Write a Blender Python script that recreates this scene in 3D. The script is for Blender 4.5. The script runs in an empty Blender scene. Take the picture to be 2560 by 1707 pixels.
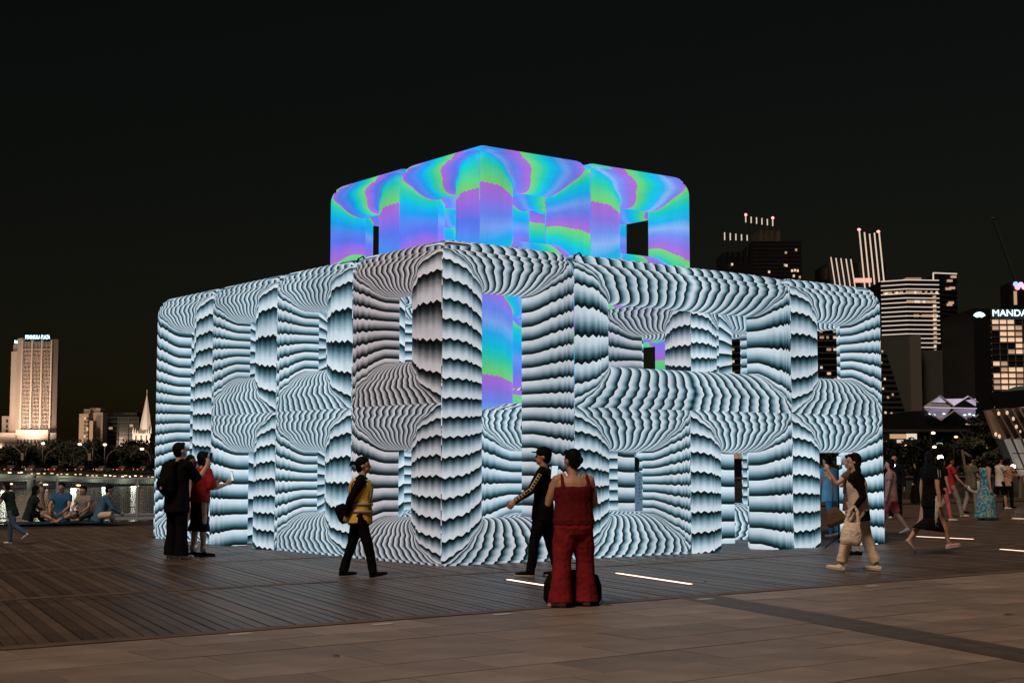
import bpy, bmesh, math, random
from mathutils import Vector, Matrix
R = math.radians
random.seed(7)
sc = bpy.context.scene
COL = sc.collection

# ------------------------------------------------------------------ camera, sky, sun, exposure
FPX = 3600.0; PITCH = R(4.835); CAMZ = 1.45
cam_d = bpy.data.cameras.new('camera'); cam = bpy.data.objects.new('camera', cam_d); COL.objects.link(cam)
cam.location = (0, 0, CAMZ); cam.rotation_euler = (R(90) + PITCH, 0, 0)
cam_d.sensor_width = 36; cam_d.lens = 36 * FPX / 2560; cam_d.clip_start = 0.1; cam_d.clip_end = 9000
sc.camera = cam

SUN_AZ = R(-152); SUN_EL = R(52)          # warm street light from behind and left of the camera
world = bpy.data.worlds.new('World'); sc.world = world; world.use_nodes = True
wn = world.node_tree.nodes; wl = world.node_tree.links
for n in list(wn): wn.remove(n)
sky = wn.new('ShaderNodeTexSky'); sky.sky_type = 'NISHITA'; sky.sun_disc = False
sky.sun_elevation = R(8); sky.sun_rotation = SUN_AZ; sky.air_density = 1.0; sky.dust_density = 1.0
tint = wn.new('ShaderNodeMixRGB'); tint.blend_type = 'MULTIPLY'; tint.inputs[0].default_value = 1
tint.inputs[2].default_value = (0.98, 0.80, 0.60, 1)
bg = wn.new('ShaderNodeBackground'); bg.inputs[1].default_value = 0.0019
out = wn.new('ShaderNodeOutputWorld')
wl.new(sky.outputs[0], tint.inputs[1]); wl.new(tint.outputs[0], bg.inputs[0]); wl.new(bg.outputs[0], out.inputs[0])

sun_d = bpy.data.lights.new('sun', 'SUN'); sun_d.energy = 1.85; sun_d.angle = R(16); sun_d.color = (1.0, 0.74, 0.55)
sun = bpy.data.objects.new('sun', sun_d); COL.objects.link(sun)
sd = Vector((math.sin(SUN_AZ) * math.cos(SUN_EL), math.cos(SUN_AZ) * math.cos(SUN_EL), math.sin(SUN_EL)))
sun.rotation_euler = sd.to_track_quat('Z', 'Y').to_euler()

vs = sc.view_settings; vs.view_transform = 'Standard'; vs.look = 'None'; vs.exposure = 0; vs.gamma = 1
try: vs.use_curve_mapping = False
except Exception: pass
sc.render.engine = 'CYCLES'
sc.cycles.max_bounces = 6; sc.cycles.diffuse_bounces = 3; sc.cycles.glossy_bounces = 3
sc.cycles.transparent_max_bounces = 8

# ------------------------------------------------------------------ helpers
def ray(x, y):
    a = (x - 1280) / FPX; b = (853.5 - y) / FPX
    c, s = math.cos(PITCH), math.sin(PITCH)
    return Vector((a, c - b * s, s + b * c))
def at(x, y, Y):                       # point at forward distance Y
    d = ray(x, y); t = Y / d.y
    return Vector((d.x * t, Y, CAMZ + d.z * t))
def gnd(x, y, z=0.0):
    d = ray(x, y); t = (z - CAMZ) / d.z
    return Vector((d.x * t, d.y * t, z))

MATS = {}
def pmat(name, col, rough=0.7, metal=0.0, noise=0.0, nscale=8.0, bump=0.0, bscale=60.0, em=None, es=0.0, island=0.0, spec=0.5, objrand=0.0):
    if name in MATS: return MATS[name]
    m = bpy.data.materials.new(name); m.use_nodes = True
    nt = m.node_tree; b = nt.nodes['Principled BSDF']
    b.inputs['Base Color'].default_value = (*col, 1); b.inputs['Roughness'].default_value = rough
    b.inputs['Metallic'].default_value = metal; b.inputs['Specular IOR Level'].default_value = spec
    last = None
    tc = nt.nodes.new('ShaderNodeTexCoord')
    if noise > 0:
        n = nt.nodes.new('ShaderNodeTexNoise'); n.inputs['Scale'].default_value = nscale; n.inputs['Detail'].default_value = 6
        nt.links.new(tc.outputs['Object'], n.inputs['Vector'])
        mr = nt.nodes.new('ShaderNodeMapRange'); mr.inputs[1].default_value = 0.25; mr.inputs[2].default_value = 0.75
        mr.inputs[3].default_value = 1 - noise; mr.inputs[4].default_value = 1 + noise
        nt.links.new(n.outputs[0], mr.inputs[0])
        last = mr.outputs[0]
    if island > 0:
        g = nt.nodes.new('ShaderNodeNewGeometry'); mr = nt.nodes.new('ShaderNodeMapRange')
        mr.inputs[3].default_value = 1 - island; mr.inputs[4].default_value = 1 + island
        nt.links.new(g.outputs['Random Per Island'], mr.inputs[0])
        last = mul(nt, last, mr.outputs[0])
    if objrand > 0:
        g = nt.nodes.new('ShaderNodeObjectInfo'); mr = nt.nodes.new('ShaderNodeMapRange')
        mr.inputs[3].default_value = 1 - objrand; mr.inputs[4].default_value = 1 + objrand
        nt.links.new(g.outputs['Random'], mr.inputs[0])
        last = mul(nt, last, mr.outputs[0])
    if last is not None:
        mx = nt.nodes.new('ShaderNodeVectorMath'); mx.operation = 'SCALE'; mx.inputs[0].default_value = col
        nt.links.new(last, mx.inputs['Scale']); nt.links.new(mx.outputs[0], b.inputs['Base Color'])
    if bump > 0:
        n2 = nt.nodes.new('ShaderNodeTexNoise'); n2.inputs['Scale'].default_value = bscale; n2.inputs['Detail'].default_value = 5
        nt.links.new(tc.outputs['Object'], n2.inputs['Vector'])
        bp = nt.nodes.new('ShaderNodeBump'); bp.inputs['Strength'].default_value = bump; bp.inputs['Distance'].default_value = 0.02
        nt.links.new(n2.outputs[0], bp.inputs['Height']); nt.links.new(bp.outputs[0], b.inputs['Normal'])
    if em is not None:
        b.inputs['Emission Color'].default_value = (*em, 1); b.inputs['Emission Strength'].default_value = es
        m.cycles.emission_sampling = 'NONE'
    MATS[name] = m
    return m
def mul(nt, a, b):
    if a is None: return b
    m = nt.nodes.new('ShaderNodeMath'); m.operation = 'MULTIPLY'
    nt.links.new(a, m.inputs[0]); nt.links.new(b, m.inputs[1]); return m.outputs[0]

def tag(o, label=None, cat=None, group=None, kind=None):
    if label: o['label'] = label
    if cat: o['category'] = cat
    if group: o['group'] = group
    if kind: o['kind'] = kind
    return o
def empty(name, loc=(0, 0, 0), rz=0.0, label=None, cat=None, group=None, kind=None):
    o = bpy.data.objects.new(name, None); COL.objects.link(o); o.location = loc; o.rotation_euler = (0, 0, rz)
    o.empty_display_size = 0.1
    return tag(o, label, cat, group, kind)

class MB:
    def __init__(s): s.v = []; s.f = []
    def add(s, vs_, fs_):
        b = len(s.v); s.v += [tuple(p) for p in vs_]; s.f += [tuple(i + b for i in f) for f in fs_]; return s
    def box(s, x0, x1, y0, y1, z0, z1):
        return s.hexa([(x0, y0), (x1, y0), (x1, y1), (x0, y1)], z0, z1)
    def hexa(s, quad, z0, z1):
        n = len(quad)
        vs_ = [(p[0], p[1], z0) for p in quad] + [(p[0], p[1], z1) for p in quad]
        fs_ = [tuple(range(n - 1, -1, -1)), tuple(range(n, 2 * n))] + [(i, (i + 1) % n, n + (i + 1) % n, n + i) for i in range(n)]
        return s.add(vs_, fs_)
    def bar(s, a, b, w, h=None, n=4):      # straight bar with n sided section
        a = Vector(a); b = Vector(b); h = h or w
        t = (b - a).normalized(); ref = Vector((0, 0, 1)) if abs(t.z) < 0.95 else Vector((0, 1, 0))
        x = t.cross(ref).normalized(); y = x.cross(t)
        vs_ = []
        for p in (a, b):
            for i in range(n):
                an = 2 * math.pi * (i + 0.5) / n; k = 1 / math.cos(math.pi / n)
                vs_.append(p + x * (math.cos(an) * w / 2 * k) + y * (math.sin(an) * h / 2 * k))
        fs_ = [tuple(range(n - 1, -1, -1)), tuple(range(n, 2 * n))] + [(i, (i + 1) % n, n + (i + 1) % n, n + i) for i in range(n)]
        return s.add(vs_, fs_)
    def tube(s, pts, rad, n=10, lat=(1, 0, 0), cap=True):
        pts = [Vector(p) for p in pts]; L = len(pts); lat = Vector(lat); vs_ = []
        for i, p in enumerate(pts):
            t = (pts[min(i + 1, L - 1)] - pts[max(i - 1, 0)]).normalized()
            l = lat - t * lat.dot(t)
            if l.length < 0.05: l = Vector((0, 1, 0)) - t * t.y
            l.normalize(); m = t.cross(l)
            r = rad[i] if isinstance(rad, list) else rad
            rx, ry = r if isinstance(r, (list, tuple)) else (r, r)
            for j in range(n):
                a = 2 * math.pi * j / n
                vs_.append(p + l * (math.cos(a) * rx) + m * (math.sin(a) * ry))
        fs_ = []
        for i in range(L - 1):
            for j in range(n):
                k = (j + 1) % n; fs_.append((i * n + j, i * n + k, (i + 1) * n + k, (i + 1) * n + j))
        if cap: fs_ += [tuple(range(n - 1, -1, -1)), tuple(range((L - 1) * n, L * n))]
        return s.add(vs_, fs_)
    def ball(s, c, r, M=None, nu=12, nv=8):
        c = Vector(c); r = (r, r, r) if not isinstance(r, (tuple, list)) else r; vs_ = []; fs_ = []
        for i in range(nv + 1):
            th = math.pi * i / nv
            for j in range(nu):
                ph = 2 * math.pi * j / nu
                p = Vector((r[0] * math.sin(th) * math.cos(ph), r[1] * math.sin(th) * math.sin(ph), r[2] * math.cos(th)))
                vs_.append(c + (M @ p if M else p))
        for i in range(nv):
            for j in range(nu):
                k = (j + 1) % nu; fs_.append((i * nu + j, (i + 1) * nu + j, (i + 1) * nu + k, i * nu + k))
        return s.add(vs_, fs_)
    def xf(s, M):
        s.v = [tuple(M @ Vector(p)) for p in s.v]; return s
    def mesh(s, name, m=None, smooth=False):
        me = bpy.data.meshes.new(name); me.from_pydata(s.v, [], s.f); me.validate()
        if m: me.materials.append(m)
        if smooth: me.polygons.foreach_set('use_smooth', [True] * len(me.polygons))
        return me
    def obj(s, name, m, parent=None, smooth=False, loc=None, **kw):
        o = bpy.data.objects.new(name, s.mesh(name, m, smooth)); COL.objects.link(o)
        if loc is not None: o.location = loc
        if parent: o.parent = parent
        return tag(o, **kw)
def inst(name, me, parent=None, loc=(0, 0, 0), rz=0, **kw):
    o = bpy.data.objects.new(name, me); COL.objects.link(o); o.location = loc; o.rotation_euler = (0, 0, rz)
    if parent: o.parent = parent
    return tag(o, **kw)
def bevel(me, w, seg=2):
    bm = bmesh.new(); bm.from_mesh(me)
    bmesh.ops.remove_doubles(bm, verts=bm.verts, dist=1e-5)
    bmesh.ops.bevel(bm, geom=bm.edges[:], offset=w, segments=seg, affect='EDGES', profile=0.5)
    bm.to_mesh(me); bm.free(); return me
def text_mesh(txt, size, mat, depth=0.05):
    cu = bpy.data.curves.new('t', 'FONT'); cu.body = txt; cu.size = size; cu.extrude = depth; cu.align_x = 'LEFT'; cu.resolution_u = 3
    o = bpy.data.objects.new('t', cu); COL.objects.link(o)
    dg = bpy.context.evaluated_depsgraph_get(); me = bpy.data.meshes.new_from_object(o.evaluated_get(dg))
    bpy.data.objects.remove(o); bpy.data.curves.remove(cu)
    me.materials.clear(); me.materials.append(mat)
    return me

# ------------------------------------------------------------------ geometry of the place
YAW = R(52.5)
U = Vector((math.sin(YAW), math.cos(YAW), 0)); V = Vector((-math.cos(YAW), math.sin(YAW), 0))
C0 = Vector((-1.0, 20.5, 0))
EDGE = R(53.0)
EV = Vector((math.sin(EDGE), math.cos(EDGE), 0)); NV = Vector((-math.cos(EDGE), math.sin(EDGE), 0))
E0 = gnd(0, 1621)
BD = Vector((-math.sin(R(25)), math.cos(R(25)), 0))
QA = Vector((-13.2, 35.4, 0)); QD = Vector((33.6, 21.4, 0)).normalized(); QN = Vector((-QD.y, QD.x, 0))
def inview(p, mx=90, my=60):
    q = p - Vector((0, 0, CAMZ)); c, s = math.cos(PITCH), math.sin(PITCH)
    dep = q.y * c + q.z * s
    if dep < 0.5: return False
    x = 1280 + FPX * q.x / dep; y = 853.5 - FPX * (q.z * c - q.y * s) / dep
    return -mx < x < 2560 + mx and -my < y < 1707 + my

# ------------------------------------------------------------------ water, far bank
def water_mat():
    m = bpy.data.materials.new('river water'); m.use_nodes = True; nt = m.node_tree; b = nt.nodes['Principled BSDF']
    b.inputs['Base Color'].default_value = (0.008, 0.012, 0.014, 1); b.inputs['Roughness'].default_value = 0.12
    b.inputs['IOR'].default_value = 1.33
    tc = nt.nodes.new('ShaderNodeTexCoord'); n = nt.nodes.new('ShaderNodeTexNoise'); n.inputs['Scale'].default_value = 0.9; n.inputs['Detail'].default_value = 5
    nt.links.new(tc.outputs['Object'], n.inputs['Vector'])
    bp = nt.nodes.new('ShaderNodeBump'); bp.inputs['Strength'].default_value = 0.55; bp.inputs['Distance'].default_value = 0.25
    nt.links.new(n.outputs[0], bp.inputs['Height']); nt.links.new(bp.outputs[0], b.inputs['Normal'])
    return m
WZ = -3.2
w = MB(); w.add([(-3000, 20, WZ), (3000, 20, WZ), (3000, 6000, WZ), (-3000, 6000, WZ)], [(0, 1, 2, 3)])
w.obj('water', water_mat(), kind='structure')
M_bank = pmat('dark bank', (0.005, 0.005, 0.0045), 0.95, noise=0.3, nscale=0.05)
bk = MB()
bk.hexa([(-2500, 372), (-60, 372), (-40, 5000), (-2500, 5000)], WZ - 1, -0.9)
bk.obj('far_bank', M_bank, kind='structure')
bk = MB()
bk.hexa([(24, 104), (2500, 60), (2500, 5000), (-30, 5000), (-30, 300)], WZ - 1, -0.6)
bk.obj('right_bank', M_bank, kind='structure')

# ------------------------------------------------------------------ quay, timber deck, pavement
M_board = pmat('weathered deck timber', (0.088, 0.062, 0.048), 0.40, noise=0.45, nscale=3, bump=0.3, bscale=40, island=0.35, objrand=0.35)
M_beam = pmat('brown edge timber', (0.12, 0.082, 0.055), 0.6, noise=0.35, nscale=4, bump=0.25, bscale=30)
M_under = pmat('deck underside', (0.012, 0.011, 0.01), 0.9)
far = QA - QD * 60; far2 = QA + QD * 160
q = MB(); q.hexa([(E0 - EV * 80)[:2], (E0 + EV * 170)[:2], far2[:2], far[:2]], -3.3, -0.045)
deck = q.obj('deck', M_under, kind='structure')

L_b = (4.1 - 0.22) / NV.dot(BD); pv = Vector((BD.y, -BD.x, 0)); pitch_e = 0.128 / EV.dot(pv)
half = EV * (0.0545 / EV.dot(pv))
bmb = MB()
a = -half; b = half
quad = [a, b, b + BD * L_b, a + BD * L_b]
bmb.hexa([p[:2] for p in quad], -0.04, 0.0)
me_board = bmb.mesh('board', M_board)
boards = []
for k in range(0, 9):
    for i in range(-260, 420):
        o = E0 + NV * (4.1 * k + 0.11) + EV * (i * pitch_e)
        mid = o + BD * (L_b / 2)
        if (mid - QA).dot(QN) > -2.2: continue
        if any(inview(o + BD * (L_b * t) + half * s, 60, 40) for t in (0, .5, 1) for s in (-1, 1)):
            boards.append((mid.length, o))
boards.sort(key=lambda t: t[0])
for d_, o in boards[:300]:
    inst('board', me_board, deck, (o.x, o.y, random.uniform(-0.0035, 0.0025)))
rest = MB()
for d_, o in boards[300:]:
    dz = random.uniform(-0.004, 0.003)
    rest.hexa([(p + o)[:2] for p in quad], -0.04 + dz, dz)
if rest.v: rest.obj('distant_boards', M_board, deck, kind='stuff')
for k in range(0, 8):                               # edge timbers between the strips of boards
    for j in range(-9, 20):
        a0 = E0 + NV * (4.1 * k) + EV * (j * 3.6); a1 = a0 + EV * 3.585
        if (a0 - QA).dot(QN) > -0.4: continue
        if not any(inview(a0 + (a1 - a0) * t) for t in (0, .33, .66, 1)): continue
        mb = MB(); hw = NV * 0.095
        mb.hexa([(a0 - hw)[:2], (a1 - hw)[:2], (a1 + hw)[:2], (a0 + hw)[:2]], -0.04, 0.004)
        mb.obj('edge_timber', M_beam, deck)

M_slab = pmat('granite slab', (0.26, 0.205, 0.172), 0.5, noise=0.34, nscale=1.7, bump=0.5, bscale=160, objrand=0.20)
nt = M_slab.node_tree
M_joint = pmat('dark joint', (0.022, 0.018, 0.015), 0.9)
pv0 = MB(); pv0.hexa([(E0 - EV * 80 - NV * 30)[:2], (E0 + EV * 170 - NV * 30)[:2], (E0 + EV * 170 - NV * 0.0)[:2], (E0 - EV * 80 - NV * 0.0)[:2]], -0.6, -0.015)
pave = pv0.obj('pavement', M_joint, kind='structure')
# oblique strip of long dark planks across the pavement
ts = gnd(1757, 1493); sdirv = (gnd(2560, 1637) - ts).normalized(); sper = Vector((-sdirv.y, sdirv.x, 0))
def strip_off(p): return abs((p - ts).dot(sper))
SLW, SLL = 0.62, 1.24
def clip(poly, p0, n):                       # keep the side where (p-p0).n >= 0
    outp = []
    for i in range(len(poly)):
        a, b = poly[i], poly[(i + 1) % len(poly)]
        da, db = (a - p0).dot(n), (b - p0).dot(n)
        if da >= 0: outp.append(a)
        if (da >= 0) != (db >= 0): outp.append(a + (b - a) * (da / (da - db)))
    return outp
for r in range(0, 13):
    for c in range(-6, 22):
        o = E0 - NV * (0.13 + (r + 1) * SLW) + EV * ((c + (0.5 if r % 2 else 0.0) + 0.13 * math.sin(r * 2.3)) * SLL)
        g = 0.007
        poly = [o + EV * g + NV * g, o + EV * (SLL - g) + NV * g, o + EV * (SLL - g) + NV * (SLW - g), o + EV * g + NV * (SLW - g)]
        if not any(inview(p, 60, 60) for p in poly): continue
        dz = random.uniform(-0.002, 0.002)
        for sgn in (1, -1):
            pl = clip(poly, ts + sper * (0.275 * sgn), sper * sgn)
            if len(pl) < 3: continue
            area = sum(pl[i].x * pl[(i + 1) % len(pl)].y - pl[(i + 1) % len(pl)].x * pl[i].y for i in range(len(pl))) / 2
            if abs(area) < 0.01: continue
            mb = MB(); c0 = sum(pl, Vector()) / len(pl)
            mb.hexa([(p - c0)[:2] for p in (pl if area > 0 else pl[::-1])], -0.04, 0.0)
            mb.obj('paving_slab', M_slab, pave, loc=(c0.x, c0.y, dz))
M_plank = pmat('dark strip timber', (0.085, 0.072, 0.064), 0.55, noise=0.3, nscale=5, bump=0.3, bscale=50, objrand=0.15)
for i in range(5):
    off = -0.27 + 0.108 * i
    t0 = ts + sper * (off + 0.003); t1 = ts + sper * (off + 0.103)
    mb = MB(); mb.hexa([(t0 - sdirv * 0.35)[:2], (t0 + sdirv * 9)[:2], (t1 + sdirv * 9)[:2], (t1 - sdirv * 0.35)[:2]], -0.04, 0.002)
    mb.obj('strip_plank', M_plank, pave)
mb = MB(); mb.hexa([(E0 - EV * 4 - NV * 0.13)[:2], (E0 + EV * 30 - NV * 0.13)[:2], (E0 + EV * 30 - NV * 0.1)[:2], (E0 - EV * 4 - NV * 0.1)[:2]], -0.04, -0.004)
mb.obj('edge_joint', M_under, pave)

# ground light bars let into the timber
M_led = pmat('warm light bar', (0.8, 0.6, 0.5), 0.4, em=(1.0, 0.66, 0.50), es=2.6)
M_led.cycles.emission_sampling = 'AUTO'
M_alu = pmat('aluminium', (0.35, 0.35, 0.36), 0.35, metal=0.9)
bars = [((1268, 1449), (1400, 1470), 'ground light bar running behind the bag of the woman in red'),
        ((1541, 1433), (1729, 1461), 'long ground light bar in the deck right of the woman in red'),
        ((2290, 1341), (2435, 1348), 'ground light bar behind the legs of the long-haired woman in black'),
        ((2500, 1373), (2600, 1381), 'ground light bar cut off by the right edge, lower one'),
        ((2530, 1296), (2600, 1298), 'ground light bar beyond the blue dress at the right edge')]
for (p, q_, lab) in bars:
    a = gnd(*p); b = gnd(*q_); t = (b - a).normalized(); s = Vector((-t.y, t.x, 0))
    r = empty('ground_light', (a.x, a.y, 0), 0, lab, 'ground light', 'light bars set in the deck')
    f = MB(); f.hexa([(-s * 0.045)[:2], (b - a - s * 0.045)[:2], (b - a + s * 0.045)[:2], (s * 0.045)[:2]], -0.03, 0.006)
    f.obj('frame', M_alu, r)
    f = MB(); f.hexa([(t * 0.02 - s * 0.026)[:2], (b - a - t * 0.02 - s * 0.026)[:2], (b - a - t * 0.02 + s * 0.026)[:2], (t * 0.02 + s * 0.026)[:2]], 0.0, 0.010)
    f.obj('lens', M_led, r)

# ------------------------------------------------------------------ the inflatable pavilion
def pattern_mat(name, rampA, rampB, strength, zig, base=0.22, mott=0.09):
    m = bpy.data.materials.new(name); m.use_nodes = True; nt = m.node_tree; N = nt.nodes; Lk = nt.links
    m.cycles.emission_sampling = 'NONE'
    b = N['Principled BSDF']; b.inputs['Roughness'].default_value = 0.55; b.inputs['Specular IOR Level'].default_value = 0.25
    uv = N.new('ShaderNodeUVMap'); uv.uv_map = 'pat'; uv2 = N.new('ShaderNodeUVMap'); uv2.uv_map = 'aux'
    s1 = N.new('ShaderNodeSeparateXYZ'); s2 = N.new('ShaderNodeSeparateXYZ')
    Lk.new(uv.outputs[0], s1.inputs[0]); Lk.new(uv2.outputs[0], s2.inputs[0])
    def M(op, a, bb=None, c=None):
        n = N.new('ShaderNodeMath'); n.operation = op
        for i, x in enumerate((a, bb, c)):
            if x is None: continue
            if isinstance(x, (int, float)): n.inputs[i].default_value = x
            else: Lk.new(x, n.inputs[i])
        return n.outputs[0]
    pp = M('SUBTRACT', M('DIVIDE', M('PINGPONG', s1.outputs[1], zig), zig), 0.5)
    mr = N.new('ShaderNodeMapRange'); mr.interpolation_type = 'SMOOTHSTEP'
    mr.inputs[1].default_value = 0.10; mr.inputs[2].default_value = 0.42; mr.inputs[3].default_value = 0.12; mr.inputs[4].default_value = 1
    Lk.new(s1.outputs[1], mr.inputs[0])
    ph = M('ADD', s1.outputs[0], M('MULTIPLY', M('MULTIPLY', pp, s2.outputs[0]), mr.outputs[0]))
    fr = M('FRACT', ph)
    def ramp(st):
        r = N.new('ShaderNodeValToRGB'); e = r.color_ramp.elements
        while len(e) < len(st): e.new(0.5)
        for i, (p, c) in enumerate(st): e[i].position = p; e[i].color = (*c, 1)
        Lk.new(fr, r.inputs[0]); return r.outputs[0]
    A = ramp(rampA); B = ramp(rampB)
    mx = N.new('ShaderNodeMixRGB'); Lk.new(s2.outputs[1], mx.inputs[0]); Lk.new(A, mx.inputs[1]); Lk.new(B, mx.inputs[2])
    # woven fabric; wrinkle shading and lamp unevenness are put into the glow strength
    tc = N.new('ShaderNodeTexCoord'); nz = N.new('ShaderNodeTexNoise'); nz.inputs['Scale'].default_value = 0.8; nz.inputs['Detail'].default_value = 4
    Lk.new(tc.outputs['Object'], nz.inputs['Vector'])
    k = N.new('ShaderNodeMapRange'); k.inputs[1].default_value = 0.3; k.inputs[2].default_value = 0.7; k.inputs[3].default_value = 0.80 * strength; k.inputs[4].default_value = 1.13 * strength
    Lk.new(nz.outputs[0], k.inputs[0])
    nf_ = N.new('ShaderNodeTexNoise'); nf_.inputs['Scale'].default_value = 7; nf_.inputs['Detail'].default_value = 7; nf_.inputs['Roughness'].default_value = 0.65
    Lk.new(tc.outputs['Object'], nf_.inputs['Vector'])
    kf = N.new('ShaderNodeMapRange'); kf.inputs[1].default_value = 0.3; kf.inputs[2].default_value = 0.7; kf.inputs[3].default_value = 1 - mott; kf.inputs[4].default_value = 1 + mott
    Lk.new(nf_.outputs[0], kf.inputs[0])
    Lk.new(mx.outputs[0], b.inputs['Emission Color']); Lk.new(M('MULTIPLY', k.outputs[0], kf.outputs[0]), b.inputs['Emission Strength'])
    sc_ = N.new('ShaderNodeVectorMath'); sc_.operation = 'SCALE'; sc_.inputs['Scale'].default_value = base
    Lk.new(mx.outputs[0], sc_.inputs[0]); Lk.new(sc_.outputs[0], b.inputs['Base Color'])
    # puckered cloth
    nb = N.new('ShaderNodeTexNoise'); nb.inputs['Scale'].default_value = 6; nb.inputs['Detail'].default_value = 4
    Lk.new(tc.outputs['Object'], nb.inputs['Vector'])
    bp = N.new('ShaderNodeBump'); bp.inputs['Strength'].default_value = 0.2; bp.inputs['Distance'].default_value = 0.03
    Lk.new(nb.outputs[0], bp.inputs['Height']); Lk.new(bp.outputs[0], b.inputs['Normal'])
    return m
cool = [(0.0, (0.70, 0.80, 0.87)), (0.26, (0.55, 0.68, 0.78)), (0.50, (0.24, 0.38, 0.47)), (0.70, (0.045, 0.125, 0.16)), (0.86, (0.004, 0.016, 0.022)), (1.0, (0.0005, 0.001, 0.0015))]
warm = [(0.0, (0.52, 0.45, 0.46)), (0.30, (0.40, 0.34, 0.345)), (0.52, (0.16, 0.13, 0.128)), (0.74, (0.018, 0.013, 0.012)), (0.88, (0.001, 0.001, 0.001)), (1.0, (0.0005, 0.0005, 0.0005))]  # same stripes with warm street light put into the glow colour, mixed per face
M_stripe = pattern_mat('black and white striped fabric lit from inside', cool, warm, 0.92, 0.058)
colA = [(0.0, (0.42, 0.15, 0.72)), (0.13, (0.30, 0.15, 0.78)), (0.28, (0.07, 0.13, 0.85)), (0.42, (0.008, 0.12, 0.86)), (0.58, (0.004, 0.33, 0.88)), (0.70, (0.004, 0.54, 0.76)), (0.80, (0.02, 0.62, 0.46)), (1.0, (0.17, 0.68, 0.16))]
colB = [(0.0, (0.46, 0.16, 0.72)), (0.16, (0.28, 0.20, 0.80)), (0.30, (0.20, 0.34, 0.88)), (0.42, (0.34, 0.58, 0.92)), (0.54, (0.03, 0.50, 0.88)), (0.68, (0.004, 0.58, 0.74)), (0.79, (0.03, 0.62, 0.40)), (1.0, (0.20, 0.68, 0.17))]
M_colour = pattern_mat('rainbow fabric lit from inside', colA, colB, 0.92, 0.04, mott=0.03)
M_seam = pmat('seam fabric', (0.10, 0.09, 0.09), 0.8)

TWC = 0.87; TWR = 0.73; RHO = 0.24; PD = 0.42
def panel_levels(hi):
    """(v = 0 at the hole .. 1 at the outer edge, depth) from the outer edge over the front, round the hole edge, to the back"""
    lv = []; n = 5 if hi else 3; r = RHO / 0.8
    for i in range(n + 1):
        a = R(45) * (1 - i / n)
        lv.append((1 - r + r * math.sin(a), RHO - RHO * math.cos(a)))
    nf = 11 if hi else 4; ri = 0.28; rv = ri / 0.8; rb = 0.1
    o0 = 1 - r; o1 = rv
    for i in range(1, nf):
        t = i / nf; lv.append((o0 + (o1 - o0) * t, -0.065 * math.sin(math.pi * t)))
    n2 = 6 if hi else 3
    for i in range(n2 + 1):
        a = R(90) * i / n2
        lv.append((rv - rv * math.sin(a), ri - ri * math.cos(a)))
    for i in range(1, 4):
        a = R(90) * i / 3
        lv.append((0.125 - 0.125 * math.cos(a), PD - rb + rb * math.sin(a)))
    lv.append((0.45, PD + 0.03)); lv.append((1 - PD / 0.8, PD))
    return lv
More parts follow.
